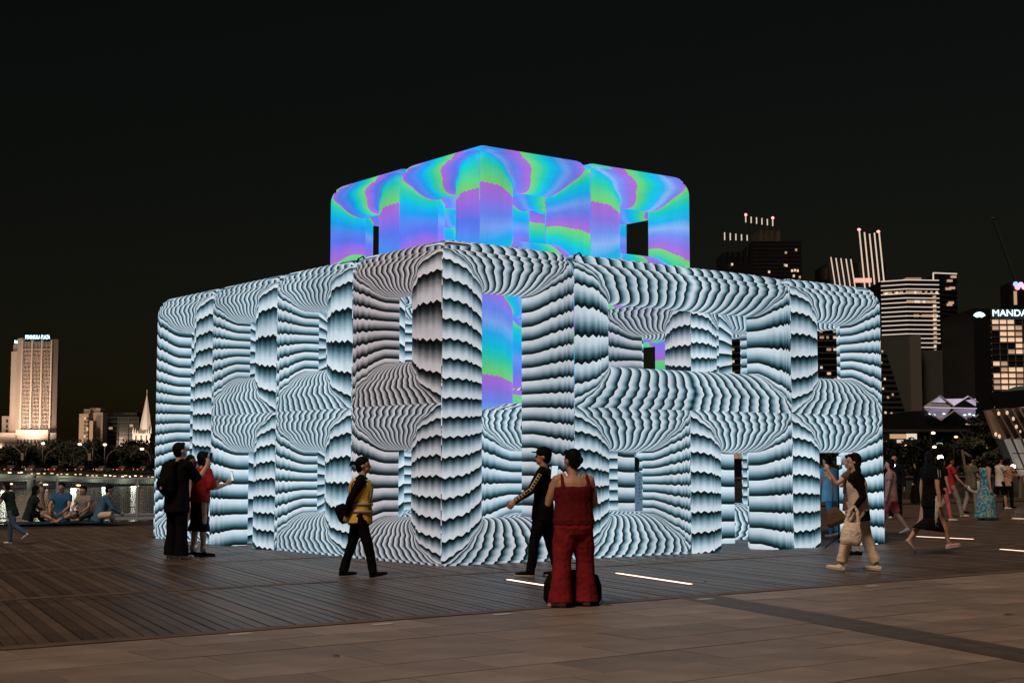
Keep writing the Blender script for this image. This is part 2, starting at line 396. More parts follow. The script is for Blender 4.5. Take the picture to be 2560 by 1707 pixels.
def panel(dat, O, ex, ey, n, A, B, counts, sgn, ph0, tnt, hi, mirror=False, amp=0.036, rail=None, ext=(False, False), vmax=9.0, TWC=TWC):
    """one square ring: counts = stripes on bottom, right, top, left; dat = [verts, faces, uv, aux]"""
    lv0 = [l_ for l_ in panel_levels(hi) if l_[0] <= vmax]; nk = 28 if hi else 12
    rail = TWR if rail is None else rail
    verts, faces, UVs, AUX = dat
    cx, cy = A / 2, B / 2; ai, bi = A / 2 - TWC, B / 2 - rail
    ph = ph0
    for side in range(4):
        cnt = counts[side]; L0, N0 = ((ai, bi) if side % 2 == 0 else (bi, ai))
        wa, wn_ = ((TWC, rail) if side % 2 == 0 else (rail, TWC))
        kc = max(0.66, 0.8 - 0.1 / max(L0, 0.1)) if L0 < 1.2 else 0.86
        lv = lv0
        if (side == 0 and ext[0]) or (side == 2 and ext[1]):     # the cloth of this face runs on over the roof or under the foot
            rv_ = RHO / wn_
            lv = [(1.007, 0.62), (1.007, 0.40), (1.007, RHO)] + [(1.007 - rv_ + rv_ * math.sin(R(a_)), RHO - RHO * math.cos(R(a_)) - 0.003) for a_ in (75, 60, 46)] + lv0
        nfront = len(lv) - 5
        d0 = min(2.4, 0.5 * (counts[side - 1] / cnt + 1)); d1 = min(2.4, 0.5 * (counts[(side + 1) % 4] / cnt + 1))   # stripe density eases from side to side
        base = len(verts); uvs = []
        for j, (v, d) in enumerate(lv):
            ve = max(0.0, (min(v, 1.0) - 0.05) / 0.95); g = math.sin(math.pi * ve / 2) ** 0.95
            for i in range(nk + 1):
                k = -1 + 2 * i / nk
                ki = max(-1.0, min(1.0, k / kc))
                wg = 1 - k ** 4; m = wg * g + (1 - wg) * v
                inn = ki * (L0 + wa * v); oo = k * (L0 + wa)
                lin = ki * L0 * (1 - m) + oo * m
                lim = L0 + wa * v
                al = max(-lim, min(lim, lin))
                no = N0 + v * wn_
                if side == 0: x, y = al, -no
                elif side == 1: x, y = no, al
                elif side == 2: x, y = -al, no
                else: x, y = -no, -al
                verts.append(O + ex * (cx + x) + ey * (cy + y) - n * d)
                x_ = (k + 1) / 2; F_ = (x_ ** 3 - 2 * x_ ** 2 + x_) * d0 + (-2 * x_ ** 3 + 3 * x_ ** 2) + (x_ ** 3 - x_ ** 2) * d1
                u = ph + cnt * F_
                if mirror:                 # symmetric about the middle of top and bottom rails
                    tot = sum(counts); s = (ph - ph0) + cnt * F_ - counts[0] / 2
                    if s < 0: s += tot
                    hlf = counts[0] / 2 + counts[1] + counts[2] / 2
                    u = ph0 + (s if s <= hlf else (tot - s) * hlf / (tot - hlf))
                uvs.append((sgn * u, v * wn_ if j <= nfront else -0.02 * (j - nfront)))
        W = nk + 1; ap = amp * cnt / (2 * (L0 + wa))
        for j in range(len(lv) - 1):
            for i in range(nk):
                q_ = (j * W + i, (j + 1) * W + i, (j + 1) * W + i + 1, j * W + i + 1)
                faces.append(tuple(base + t for t in q_))
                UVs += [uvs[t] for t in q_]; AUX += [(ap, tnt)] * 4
        ph += cnt
def soften(dat, box, top, bot, r=0.34, rb=0.20):
    (s0, s1, t0, t1, z0, z1) = box
    for i, p in enumerate(dat[0]):
        s = p.dot(U); t = p.dot(V); z = p.z
        for on, rr, zz, sg in ((top, r, z1, 1), (bot, rb, z0, -1)):
            if not on: continue
            qz = (z - zz) * sg + rr
            qs = max(s - (s1 - rr), 0) - max(s0 + rr - s, 0); qt = max(t - (t1 - rr), 0) - max(t0 + rr - t, 0)
            h = max(abs(qs), abs(qt))
            if qz > 0 and h > 0:
                f = max(h, qz) / math.hypot(h, qz)
                s += qs * (f - 1); t += qt * (f - 1); z += sg * qz * (f - 1)
        dat[0][i] = U * s + V * t + ZV * z
def dat_obj(dat, name, mat, parent):
    me = bpy.data.meshes.new(name); me.from_pydata([tuple(p) for p in dat[0]], [], dat[1])
    for nm, src in (('pat', dat[2]), ('aux', dat[3])):
        l = me.uv_layers.new(name=nm)
        l.data.foreach_set('uv', [c for p in src for c in p])
    me.materials.append(mat); me.polygons.foreach_set('use_smooth', [True] * len(me.polygons))
    o = bpy.data.objects.new(name, me); COL.objects.link(o); o.parent = parent
    return o
pav = empty('inflatable_pavilion', C0, 0, 'large glowing inflatable pavilion of striped black and white frames with rainbow core', 'inflatable artwork')
SM = 'striped_module'; CM = 'rainbow_module'
MOD = 2.46; HZ = 2.31; Z3 = 2.17
G = -0.293 * RHO            # neighbours press into each other so that their rounded edges meet in a tight seam
ZV = Vector((0, 0, 1))
def module(name, s0, t0, z0, ns, nt_, dz, mat, spec, colour=False):
    """box frame; spec: per face dict counts / sign / tint; faces L (towards -U), R (towards -V), BL (+U), BR (+V), T, B"""
    S = ns * MOD - 2 * G; T = nt_ * MOD - 2 * G; Z = dz - 2 * G
    o = U * (s0 * MOD + G) + V * (t0 * MOD + G) + ZV * (z0 + G)
    d = spec.get('default', (12, 9, 12, 9)); sg = spec.get('sgn', 1); tn = spec.get('tint', 0.0)
    tp = abs(z0 + dz - 2 * HZ) < 0.01 or z0 + dz > 2 * HZ + 1; bt = z0 == 0
    body = [[], [], [], []]; colour_ = name == CM or s0 > 0
    FR = {
        'R': (o, U, ZV, -V, S, Z), 'L': (o + V * T, -V, ZV, -U, T, Z),
        'BL': (o + U * S, V, ZV, U, T, Z), 'BR': (o + V * T + U * S, -U, ZV, V, S, Z),
        'T': (o + ZV * Z, U, V, ZV, S, T), 'B': (o + V * T, U, -V, -ZV, S, T)}
    outer = {}
    for key, (O, ex, ey, n, A, B) in FR.items():
        sp = spec.get(key)
        if sp == 'skip': continue
        if sp is None:
            panel(body, O, ex, ey, n, A, B, d, sg, 0.35, tn, False, rail=TWC if key in ('T', 'B') else TWR, amp=spec.get('amp', 0.036),
                  ext=(bt, tp) if key not in ('T', 'B') else (False, False), vmax=0.5 if (key == 'T' and tp) or (key == 'B' and bt) else 9.0)
            continue
        subs = sp if isinstance(sp, list) else [sp]
        zz = 0.0
        for q_ in subs:
            hB = q_.get('h', B)
            dd = [[], [], [], []]
            panel(dd, O + ey * zz, ex, ey, n, A, hB, q_['c'], q_.get('s', 1), q_.get('p', 0.0), q_.get('t', tn), True, q_.get('m', False), amp=q_.get('a', spec.get('amp', 0.036)), ext=(bt and q_ is subs[0] and key in 'LR', tp and q_ is subs[-1] and key in 'LR'), TWC=0.96 if key == 'L' and not colour_ else TWC)
            outer.setdefault(key, []).append(dd); zz += HZ
    bx_ = (s0 * MOD + G, (s0 + ns) * MOD - G, t0 * MOD + G, (t0 + nt_) * MOD - G, z0 + G, z0 + dz - G)
    soften(body, bx_, tp, bt)
    for l in outer.values():
        for dd in l: soften(dd, bx_, tp, bt)
    m = dat_obj(body, name, mat, pav)
    for key, l in outer.items():
        for dd in l: dat_obj(dd, 'ring_panel', mat, m)
    return m
BUR = 0.80
cLu = dict(c=(12, 6, 12, 11), s=1)
# front corner, two storeys high on its right face, two frames on its left face
module(SM, 0, 0, 0, 1, 1, 2 * HZ, M_stripe, dict(
    R=dict(c=(12, 18, 13, 16), s=-1, t=0.32, p=0.2),
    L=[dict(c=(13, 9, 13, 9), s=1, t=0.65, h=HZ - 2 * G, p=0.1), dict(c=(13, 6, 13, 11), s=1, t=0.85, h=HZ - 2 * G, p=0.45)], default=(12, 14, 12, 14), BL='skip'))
module(SM, 0, 1, HZ, 1, 1, HZ, M_stripe, dict(L=dict(cLu, p=0.2, t=0.0), default=(12, 10, 12, 10)))
module(SM, 0, 1, 0, 1, 1, HZ, M_stripe, dict(L=dict(c=(12, 7, 12, 11), s=1, p=0.5, t=0.0), R=dict(c=(10, 9, 10, 9), s=1, t=0.15), default=(12, 10, 12, 10)))
module(SM, 0, 2, HZ, 1, 1, HZ, M_stripe, dict(L=dict(cLu, p=0.7, t=0.0)))
module(SM, 0, 2, -BUR, 1, 1, HZ + BUR, M_stripe, dict(L=dict(c=(10, 11, 12, 10), s=1, p=0.1, t=0.0)))
module(SM, 0, 3, 0, 1, 1, 2 * HZ, M_stripe, dict(L=dict(c=(11, 15, 12, 20), s=1, p=0.4, t=0.0), default=(12, 16, 12, 16)))
# right side
module(SM, 1, 0, HZ, 2, 1, HZ, M_stripe, dict(R=dict(c=(20, 8, 19.5, 8), s=-1, p=0.12, t=0.08, m=True), default=(20, 9, 20, 9), L='skip', BL='skip', BR='skip'))
module(SM, 1, 0, 0, 1, 1, HZ, M_stripe, dict(R=dict(c=(12, 12, 12, 9), s=-1, p=0.3, t=0.05), BR='skip'))
module(SM, 2, 0, -BUR, 1, 1, HZ + BUR, M_stripe, dict(R=dict(c=(10, 10, 12, 10), s=-1, p=0.6, t=0.04), L=dict(c=(10, 10, 11, 10), s=1, t=0.25)))
module(SM, 3, 0, HZ, 1, 1, HZ, M_stripe, dict(R=dict(c=(11, 10, 11, 7), s=-1, p=0.1, t=0.1), L='skip'))
module(SM, 3, 0, -BUR, 1, 1, HZ + BUR, M_stripe, dict(R=dict(c=(10, 10, 11, 10), s=-1, p=0.5, t=0.0)))
# far sides of the ring
for (s, t) in ((3, 1), (3, 3), (1, 3), (2, 3)):
    lowz = 0 if (s, t) in ((3, 1), (1, 3)) else -BUR
    xl = dict(L=dict(c=(11, 7, 11, 8), s=1, t=0.55)) if (s, t) == (3, 1) else {}
    module(SM, s, t, HZ, 1, 1, HZ, M_stripe, dict(tint=0.1, sgn=-1, **xl))
    module(SM, s, t, lowz, 1, 1, HZ - lowz, M_stripe, dict(tint=0.0))
# rainbow core
for (s, t) in ((1, 1), (1, 2), (2, 2), (3, 2)):
    module(CM, s, t, -BUR, 1, 1, 2 * HZ + BUR, M_colour, dict(amp=0.03, default=(1.6, 3.0, 1.6, 3.0), tint=0.4,
           R=dict(c=(1.6, 3.2, 1.6, 3.4), s=1, p=0.6, t=0.6), L=dict(c=(1.6, 3.2, 1.6, 3.2), s=-1, p=0.1, t=0.2)))
ZB = 2 * HZ
for (s, t, cr, cl, pr, pl, tr_) in ((1, 1, (1.3, 1.7, 1.6, 1.25), (1.4, 1.25, 1.5, 1.3), 0.01, 0.79, 0.5), (2, 1, (1.3, 1.5, 1.5, 1.25), (1.5, 1.3, 1.5, 1.3), 0.28, 0.3, 0.75),
                               (1, 2, (1.3, 1.5, 1.5, 1.3), (1.4, 1.25, 1.6, 1.4), 0.1, 0.74, 0.4), (2, 2, (1.3, 1.5, 1.5, 1.4), (1.5, 1.5, 1.6, 1.5), 0.4, 0.2, 0.5)):
    module(CM, s, t, ZB, 1, 1, Z3, M_colour, dict(amp=0.03, default=(1.3, 1.3, 1.4, 1.3), tint=0.5,
           R=dict(c=cr, s=1, p=pr, t=tr_), L=dict(c=cl, s=-1, p=pl, t=0.25)))
# small anchor points and tether straps on top of the frames
M_strap = pmat('black strap', (0.008, 0.008, 0.009), 0.7)
for p_, q_ in (((0.05, 2.42), 1), ((2.5, 0.05), 1), ((0.3, 5.0), 1)):
    b = MB(); c = U * p_[0] + V * p_[1] + ZV * (2 * HZ - 0.03)
    b.tube([c, c + Vector((0.02, 0, 0.06)), c + Vector((0.09, 0, 0.10)), c + Vector((0.12, 0, 0.05))], 0.018, 6)
    b.obj('tether_strap', M_strap, pav, smooth=True)

# ------------------------------------------------------------------ quay railings
M_rail = pmat('pale steel rail', (0.5, 0.5, 0.52), 0.4, metal=0.2)
M_wire = pmat('wire mesh', (0.26, 0.26, 0.26), 0.4, metal=0.5)
M_kick = pmat('white kick board', (0.42, 0.44, 0.47), 0.6)
QRZ = math.atan2(QD.y, QD.x)
fence = empty('railing', QA, QRZ, 'grey steel quay railing with wire mesh panels behind the people sitting on the mat', 'railing')
PW = 2.05
wire = MB()
for i in range(1, 38): wire.box(i * PW / 38 - 0.0035, i * PW / 38 + 0.0035, -0.0035, 0.0035, 0.10, 1.04)
for i in range(0, 19): wire.box(0.02, PW - 0.02, -0.0035, 0.0035, 0.11 + i * 0.05 - 0.0035, 0.11 + i * 0.05 + 0.0035)
me_wire = wire.mesh('mesh_panel', M_wire)
pst = MB(); pst.box(-0.022, 0.022, -0.03, 0.03, 0, 1.08); me_post = pst.mesh('post', M_rail)
rl2 = MB(); rl2.box(0, PW, -0.02, 0.02, 0.08, 0.11); me_rl2 = rl2.mesh('bottom_rail', M_rail)
rl = MB(); rl.box(0, PW, -0.028, 0.028, 1.05, 1.09); me_rl = rl.mesh('rail', M_rail)
kb = MB(); kb.box(0.03, PW - 0.03, -0.02, 0.02, 0.0, 0.16); me_kb = kb.mesh('kick_board', M_kick)
for i in range(-4, 8):
    inst('mesh_panel', me_wire, fence, (i * PW, 0, 0), kind='stuff'); inst('post', me_post, fence, (i * PW, 0, 0)); inst('rail', me_rl, fence, (i * PW, 0, 0)); inst('bottom_rail', me_rl2, fence, (i * PW, 0, 0))
    if i >= 1: inst('kick_board', me_kb, fence, (i * PW, 0, 0))
M_tim = pmat('pale timber post', (0.17, 0.13, 0.095), 0.7, noise=0.2, nscale=5)
q0 = QA + QD * 18.5
tf = empty('timber_railing', q0, QRZ, 'timber post and rail fence at the water behind the walkers on the right', 'railing')
pst = MB(); pst.box(-0.09, 0.09, -0.07, 0.07, 0, 0.98); me_tp = bevel(pst.mesh('post', M_tim), 0.012, 1)
rl = MB(); rl.box(0.09, 2.21, -0.04, 0.04, 0.93, 0.99); me_tr = rl.mesh('rail', M_tim)
kb = MB(); kb.box(0.09, 2.21, -0.11, 0.11, 0.0, 0.13); me_tk = kb.mesh('kerb_timber', M_tim)
wp = MB()
for i in range(30): wp.box(0.12 + i * 0.07, 0.125 + i * 0.07, -0.004, 0.004, 0.13, 0.93)
me_tw = wp.mesh('wire_infill', M_wire)
for i in range(0, 18):
    inst('post', me_tp, tf, (i * 2.3, 0, 0)); inst('rail', me_tr, tf, (i * 2.3, 0, 0)); inst('kerb_timber', me_tk, tf, (i * 2.3, 0, 0)); inst('wire_infill', me_tw, tf, (i * 2.3, 0, 0), kind='stuff')

# ------------------------------------------------------------------ bridge across the river
M_conc = pmat('pale bridge concrete', (0.42, 0.50, 0.42), 0.8, noise=0.15, nscale=0.2)
M_lampW = pmat('warm lamp', (0.9, 0.7, 0.5), 0.5, em=(1.0, 0.62, 0.36), es=5.0)
M_lampC = pmat('cold lamp', (0.8, 0.9, 1), 0.5, em=(0.75, 0.92, 1.0), es=9.0)
M_glow = pmat('dim warm lamp', (0.9, 0.7, 0.5), 0.5, em=(1.0, 0.55, 0.28), es=1.6)
M_dk = pmat('dark metal', (0.02, 0.02, 0.02), 0.6)
M_steel = pmat('lamp post steel', (0.22, 0.19, 0.16), 0.6)
BA = at(-300, 1176, 230); BB = at(520, 1199, 330)
bdir = (BB - BA); bl = bdir.length
br = empty('bridge', (BA.x, BA.y, 0), 0, 'low pale road bridge across the river on the left', 'bridge')
def bpt(t, dz=0, dn=0):
    p = BA + bdir * t; n = Vector((-bdir.y, bdir.x, 0)).normalized()
    return Vector((p.x - BA.x, p.y - BA.y, p.z)) + n * dn + Vector((0, 0, dz))
g = MB(); N_ = 24
vs_ = []; fs_ = []
for i in range(N_ + 1):
    t = i / N_; sag = -0.9 * abs(math.sin(math.pi * t * 3)) * 0.45
    vs_ += [bpt(t, 0.0, 0), bpt(t, 0, 14), bpt(t, -1.0 + sag, 14), bpt(t, -1.3 - sag * 0.6, 0.6)]
for i in range(N_):
    for j in range(4):
        a = i * 4 + j; b_ = i * 4 + (j + 1) % 4; fs_.append((a, b_, b_ + 4, a + 4))
g.add(vs_, fs_); g.obj('girder', M_conc, br)
g = MB()
g.bar(bpt(0, 0.35, 0.1), bpt(1, 0.35, 0.1), 0.25, 0.6); g.obj('parapet', pmat('parapet', (0.06, 0.045, 0.035), 0.8), br)
for i in range(34):
    t = 0.30 + 0.65 * (i + random.uniform(0.1, 0.9)) / 34
    g = MB(); p = bpt(t, random.uniform(0.15, 0.4), -0.1); w_ = random.uniform(0.12, 0.5)
    g.box(p.x - w_, p.x + w_, p.y - 0.1, p.y, p.z - 0.05, p.z + 0.09); g.obj('marker_light', random.choice([M_lampW, M_glow, M_glow]), br)
for xx in (80, 420):
    p = at(xx, 1190, 262 if xx < 100 else 320)
    g = MB(); g.tube([(p.x - BA.x, p.y - BA.y, WZ - 0.5), (p.x - BA.x, p.y - BA.y, p.z - 0.2), (p.x - BA.x, p.y - BA.y, p.z + 0.4)], [1.0, 0.75, 0.9], 14)
    g.obj('pier', M_conc, br, smooth=True)
for t in (0.30, 0.40, 0.50, 0.60, 0.70, 0.80, 0.90):            # lamps under the girder light its soffit and the water
    p = bpt(t, -1.75, -1.2)
    g = MB(); g.ball(p, (0.45, 0.3, 0.14)); g.obj('soffit_lamp', M_lampW, br, smooth=True)
    ld = bpy.data.lights.new('soffit_light', 'POINT'); ld.energy = 190; ld.color = (0.95, 1.0, 0.82); ld.shadow_soft_size = 0.6
    lo = bpy.data.objects.new('soffit_light', ld); COL.objects.link(lo); lo.parent = br; lo.location = p + Vector((0, -3.0, 0.5))

# traffic on the bridge, tail and head lights
M_carb = [pmat('car paint dark', (0.02, 0.02, 0.025), 0.3), pmat('car paint silver', (0.2, 0.2, 0.2), 0.3), pmat('car paint red', (0.15, 0.02, 0.02), 0.3)]
M_tail = pmat('tail light', (0.5, 0.02, 0.01), 0.4, em=(1.0, 0.22, 0.08), es=0.9)
cl = ['dark car crossing the bridge, %s' % k for k in ('leftmost of the cars', 'second car from the left edge', 'third car from the left edge', 'between the two pairs of lamp posts', 'just left of the right lamp post', 'right of the right lamp post', 'nearest the striped pavilion')]
for i, xx in enumerate((18, 70, 128, 196, 248, 300, 352)):
    p = at(xx, 1174, 268 + i * 9)
    r = empty('car', (p.x, p.y + 4, p.z - 0.55), math.atan2(bdir.y, bdir.x), cl[i], 'car', 'cars crossing the bridge')
    g = MB(); g.hexa([(-2.1, -0.85), (2.1, -0.85), (2.1, 0.85), (-2.1, 0.85)], 0.3, 0.85)
    o = g.obj('body', M_carb[i % 3], r); bevel(o.data, 0.12)
    g = MB(); g.add([(-1.3, -0.78, .85), (1.0, -0.78, .85), (1.0, .78, .85), (-1.3, .78, .85), (-0.9, -0.66, 1.4), (0.5, -0.66, 1.4), (0.5, .66, 1.4), (-0.9, .66, 1.4)], [(0, 1, 5, 4), (1, 2, 6, 5), (2, 3, 7, 6), (3, 0, 4, 7), (4, 5, 6, 7)])
    g.obj('cabin', M_dk, r)
    for sx in (-1.3, 1.3):
        g = MB(); g.tube([(sx, -0.9, 0.33), (sx, 0.9, 0.33)], 0.33, 10); g.obj('wheels', M_dk, r)
    for sy in (-0.7, 0.7):
        g = MB(); g.ball((-2.1, sy, 0.65), (0.08, 0.2, 0.12), nu=8, nv=5); g.obj('tail_light', M_tail, r)
        g = MB(); g.ball((2.1, sy, 0.62), (0.08, 0.2, 0.12), nu=8, nv=5); g.obj('headlight', M_glow, r)

# ------------------------------------------------------------------ trees
def leaf_mat(name, c): return pmat(name, c, 0.7, island=0.5, noise=0.4, nscale=0.5)
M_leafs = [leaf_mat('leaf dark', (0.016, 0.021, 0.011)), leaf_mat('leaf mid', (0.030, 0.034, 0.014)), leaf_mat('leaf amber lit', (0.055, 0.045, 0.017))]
M_bark = pmat('bark', (0.02, 0.016, 0.012), 0.9)
def tree(loc, h, rad, mi, label, group, n=900, leaf=0.4, seed=0):
    rnd = random.Random(seed); r = empty('tree', loc, rnd.uniform(0, 6), label, 'tree', group)
    t = MB(); t.tube([(0, 0, 0), (0.05, 0, h * 0.25), (0.1, 0.1, h * 0.55), (0.15, 0, h * 0.8)], [h * 0.035, h * 0.026, h * 0.018, h * 0.006], 8)
    for i in range(6):
        a = rnd.uniform(0, 6.28); z = h * rnd.uniform(0.35, 0.6); L = rad * rnd.uniform(0.5, 0.85)
        t.tube([(0.08, 0, z), (math.cos(a) * L * 0.5, math.sin(a) * L * 0.5, z + h * 0.08), (math.cos(a) * L, math.sin(a) * L, z + h * 0.2)], [h * 0.014, h * 0.009, h * 0.003], 6)
    t.obj('trunk', M_bark, r, smooth=True)
    c = MB(); cl_ = [(Vector((math.cos(a) * rad * q, math.sin(a) * rad * q, h * z)), rad * k) for a, q, z, k in
        [(rnd.uniform(0, 6.28), rnd.uniform(0.1, 0.8), rnd.uniform(0.22, 0.86), rnd.uniform(0.30, 0.5)) for _ in range(15)]]
    vv = []; ff = []
    for i in range(n):
        ctr, k = rnd.choice(cl_)
        d = Vector((rnd.gauss(0, 1), rnd.gauss(0, 1), rnd.gauss(0, 0.8))).normalized() * k * (rnd.random() ** 0.4)
        p = ctr + d; nx = Vector((rnd.gauss(0, 1), rnd.gauss(0, 1), rnd.gauss(0, 1))).normalized(); ny = nx.orthogonal().normalized(); s = leaf * rnd.uniform(0.5, 1.1)
        b_ = len(vv); vv += [p - nx * s, p + ny * s * 0.55, p + nx * s, p - ny * s * 0.55]; ff.append((b_, b_ + 1, b_ + 2, b_ + 3))
    c.add(vv, ff); c.obj('crown', M_leafs[mi], r)
    return r
tl = ['leftmost dark tree on the far river bank', 'dark tree below the tall floodlit tower', 'dark round tree right of the first lamp post', 'tall dark tree between the tower and the brown block',
      'dark tree in front of the brown stepped block', 'dark tree under the brown block corner', 'low dark tree left of the right lamp post', 'dark tree behind the right lamp post', 'dark tree below the glass office block',
      'amber lit tree below the church spire', 'dark tree between glass block and church', 'dark tree nearest the pavilion on the far bank', 'amber lit low tree at the left edge of the far bank']
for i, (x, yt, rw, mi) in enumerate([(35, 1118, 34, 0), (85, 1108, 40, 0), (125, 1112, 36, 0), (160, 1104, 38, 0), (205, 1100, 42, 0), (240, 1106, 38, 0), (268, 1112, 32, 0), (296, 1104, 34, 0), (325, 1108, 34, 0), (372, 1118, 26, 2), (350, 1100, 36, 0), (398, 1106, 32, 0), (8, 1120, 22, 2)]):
    Y = 395 + (i % 4) * 9; p = at(x, yt, Y)
    tree((p.x, p.y, -0.9), p.z + 0.9, rw / FPX * Y * 1.3, mi, tl[i], 'trees along the far bank', 2600, 0.55, i)
# lamp posts on the far bank
def lamp(x, yt, Y, curved, glow, label):
    p = at(x, yt, Y); b = at(x, 1163, Y); h = p.z - b.z
    r = empty('street_lamp', (b.x, b.y, b.z), 0, label, 'street lamp', 'street lamps on the far bank')
    m = MB()
    if curved: m.tube([(0, 0, 0), (curved * 0.25, 0, h * 0.5), (curved * 0.9, 0, h * 0.8), (curved * 2.2, 0, h * 0.98)], [0.16, 0.13, 0.11, 0.09], 6)
    else: m.tube([(0, 0, 0), (0, 0, h)], [0.15, 0.1], 6)
    m.obj('pole', M_steel, r, smooth=True)
    m = MB(); top = (curved * 2.5 if curved else 0, 0, h + (0.0 if curved else 0.2)); m.ball(top, (0.5, 0.3, 0.28) if glow else (0.5, 0.2, 0.12))
    m.obj('lamp_head', M_lampW if glow else M_steel, r, smooth=True)
    return r
for x, yt, c, gl, lb in ((106, 1110, 0, 1, 'straight lamp post with lit head below the tall tower'), (111, 1122, 1.0, 0, 'curved lamp post right beside the first straight one'),
                         (57, 1118, -1.0, 0, 'curved lamp post with banner at the far left'), (62, 1114, 0.3, 0, 'thin lamp post right of the left banner'),
                         (261, 1113, 0, 1, 'straight lamp post with lit head before the glass block'), (265, 1124, 1.0, 0, 'curved lamp post beside the second straight one'),
                         (222, 1110, -1.0, 1, 'curved lit lamp post with banner before the brown block'), (231, 1122, 0, 0, 'thin dark lamp post right of the second banner'), (378, 1122, -1.0, 1, 'curved lit lamp post nearest the pavilion')):
    lamp(x, yt, 378, c, gl, lb)
M_ban = pmat('pale banner', (0.30, 0.24, 0.2), 0.8)
for x, lb in ((56, 'pale banner on the left curved lamp post'), (224, 'pale banner on the second curved lamp post')):
    a = at(x - 3, 1132, 377.4); b = at(x + 3, 1150, 377.4)
    m = MB(); m.box(a.x, b.x, 377.3, 377.38, b.z, a.z); m.obj('banner', M_ban, label=lb, cat='banner')

# ------------------------------------------------------------------ buildings, helpers
def spot(parent, loc, target, power, col, ang=60, size=2.0):
    ld = bpy.data.lights.new('floodlight', 'SPOT'); ld.energy = power; ld.color = col; ld.spot_size = R(ang); ld.spot_blend = 0.7; ld.shadow_soft_size = size
    o = bpy.data.objects.new('floodlight', ld); COL.objects.link(o); o.parent = parent
    o.location = loc; o.rotation_euler = (Vector(loc) - Vector(target)).to_track_quat('Z', 'Y').to_euler()
    return o
def win_lit(i=0): return M_win[i]
M_win = [pmat('window lit warm', (0.6, 0.5, 0.4), 0.5, em=(1.0, 0.66, 0.42), es=0.75), pmat('window lit soft', (0.5, 0.4, 0.3), 0.5, em=(1.0, 0.6, 0.38), es=0.38),
         pmat('window lit white', (0.6, 0.6, 0.55), 0.5, em=(1.0, 0.9, 0.72), es=0.6), pmat('window dark', (0.012, 0.014, 0.016), 0.2)]
M_stone = pmat('floodlit stone', (0.44, 0.37, 0.33), 0.85, noise=0.12, nscale=0.05)
M_recess = pmat('dark glazing', (0.010, 0.008, 0.008), 0.5)
M_signB = pmat('blue white sign', (0.6, 0.8, 1), 0.5, em=(0.55, 0.86, 1.0), es=2.6)
M_stoneW = pmat('white stone', (0.55, 0.50, 0.45), 0.85)
M_brown = pmat('brown concrete', (0.30, 0.24, 0.20), 0.85, noise=0.15, nscale=0.08)

# floodlit tower
YT = 820.0; k = YT / FPX
def wx(x): return (x - 1280) * k
def wz(y, Y=YT): return at(1280, y, Y).z
tw = empty('office_tower', (wx(80), YT, 0), 0, 'tall floodlit cream tower with vertical fins and blue white roof sign', 'building')
OX, OY = wx(80), YT
zb, zt = wz(1080), wz(850)
def X(x): return wx(x) - OX
b = MB(); b.hexa([(X(57), 1.5), (X(140), 1.5), (X(140), 9), (X(57), 9)], zb - 14, zt); b.obj('core', M_recess, tw)
b = MB(); b.hexa([(X(43), 4), (X(62), -0.6), (X(62), 9), (X(43), 9)], zb, zt + 1.2); b.obj('corner_pier', M_stone, tw)
b = MB(); b.hexa([(X(136), -0.6), (X(147), 3), (X(144), 9), (X(136), 9)], zb, zt + 0.6); b.obj('corner_pier', M_stone, tw)
b = MB(); b.hexa([(X(20), 9), (X(41), 6), (X(38), 14), (X(20), 14)], zb, wz(876)); b.obj('side_wing', M_stone, tw)
b = MB(); b.hexa([(X(23), 10), (X(42), 8), (X(39), 14), (X(23), 14)], wz(876), wz(858)); b.obj('wing_top', M_brown, tw)
for xx in (62, 86.5, 111, 135):
    b = MB(); b.hexa([(X(xx - 2), -0.9), (X(xx + 2), -0.9), (X(xx + 2), 2), (X(xx - 2), 2)], zb - 10, zt); b.obj('pier', M_stone, tw)
fins = MB()
for j in range(3):
    for i in range(1, 7):
        xx = 62 + j * 24.5 + i * 24.5 / 7
        fins.box(X(xx - 0.55), X(xx + 0.55), -0.1, 1.6, zb - 10, zt - 1)
fins.obj('fins', M_stone, tw, kind='stuff')
nfl = 21
for i in range(nfl + 1):
    y = 872 + (1078 - 872) * i / nfl
    b = MB(); b.box(X(62), X(135), 0.5 if i else -0.7, 1.6, wz(y + (2.8 if i else 2)), wz(y)); b.obj('spandrel', M_stone, tw)
rb = random.Random(3)
for (xx, yy, n_) in ((70, 899, 5), (90, 899, 4), (92, 871, 2), (83, 941, 1), (71, 921, 1), (74, 967, 1), (120, 1016, 4), (70, 1008, 1), (108, 1050, 3), (76, 1014, 2)):
    for j in range(n_):
        b = MB(); b.box(X(xx + j * 3.5 - 1.1), X(xx + j * 3.5 + 1.1), 1.35, 1.45, wz(yy + 3), wz(yy - 2.5)); b.obj('lit_window', M_win[2], tw)
# roof sign
me = text_mesh('PENINSULA PLAZA', 2.9, M_signB, 0.1)
sg = inst('roof_sign', me, tw, (X(69), -1.2, zt + 0.5)); sg.rotation_euler = (R(90), 0, 0)
mxx = max(v.co.x for v in me.vertices); sg.scale = ((X(131) - X(69)) / mxx, 1.15, 1)
me = text_mesh('PLAZA', 2.6, M_signB, 0.1); sg = inst('roof_sign', me, tw, (X(29), 7.5, wz(856))); sg.rotation_euler = (R(90), 0, 0)
mxx = max(v.co.x for v in me.vertices); sg.scale = ((X(44) - X(29)) / mxx, 1.1, 1)
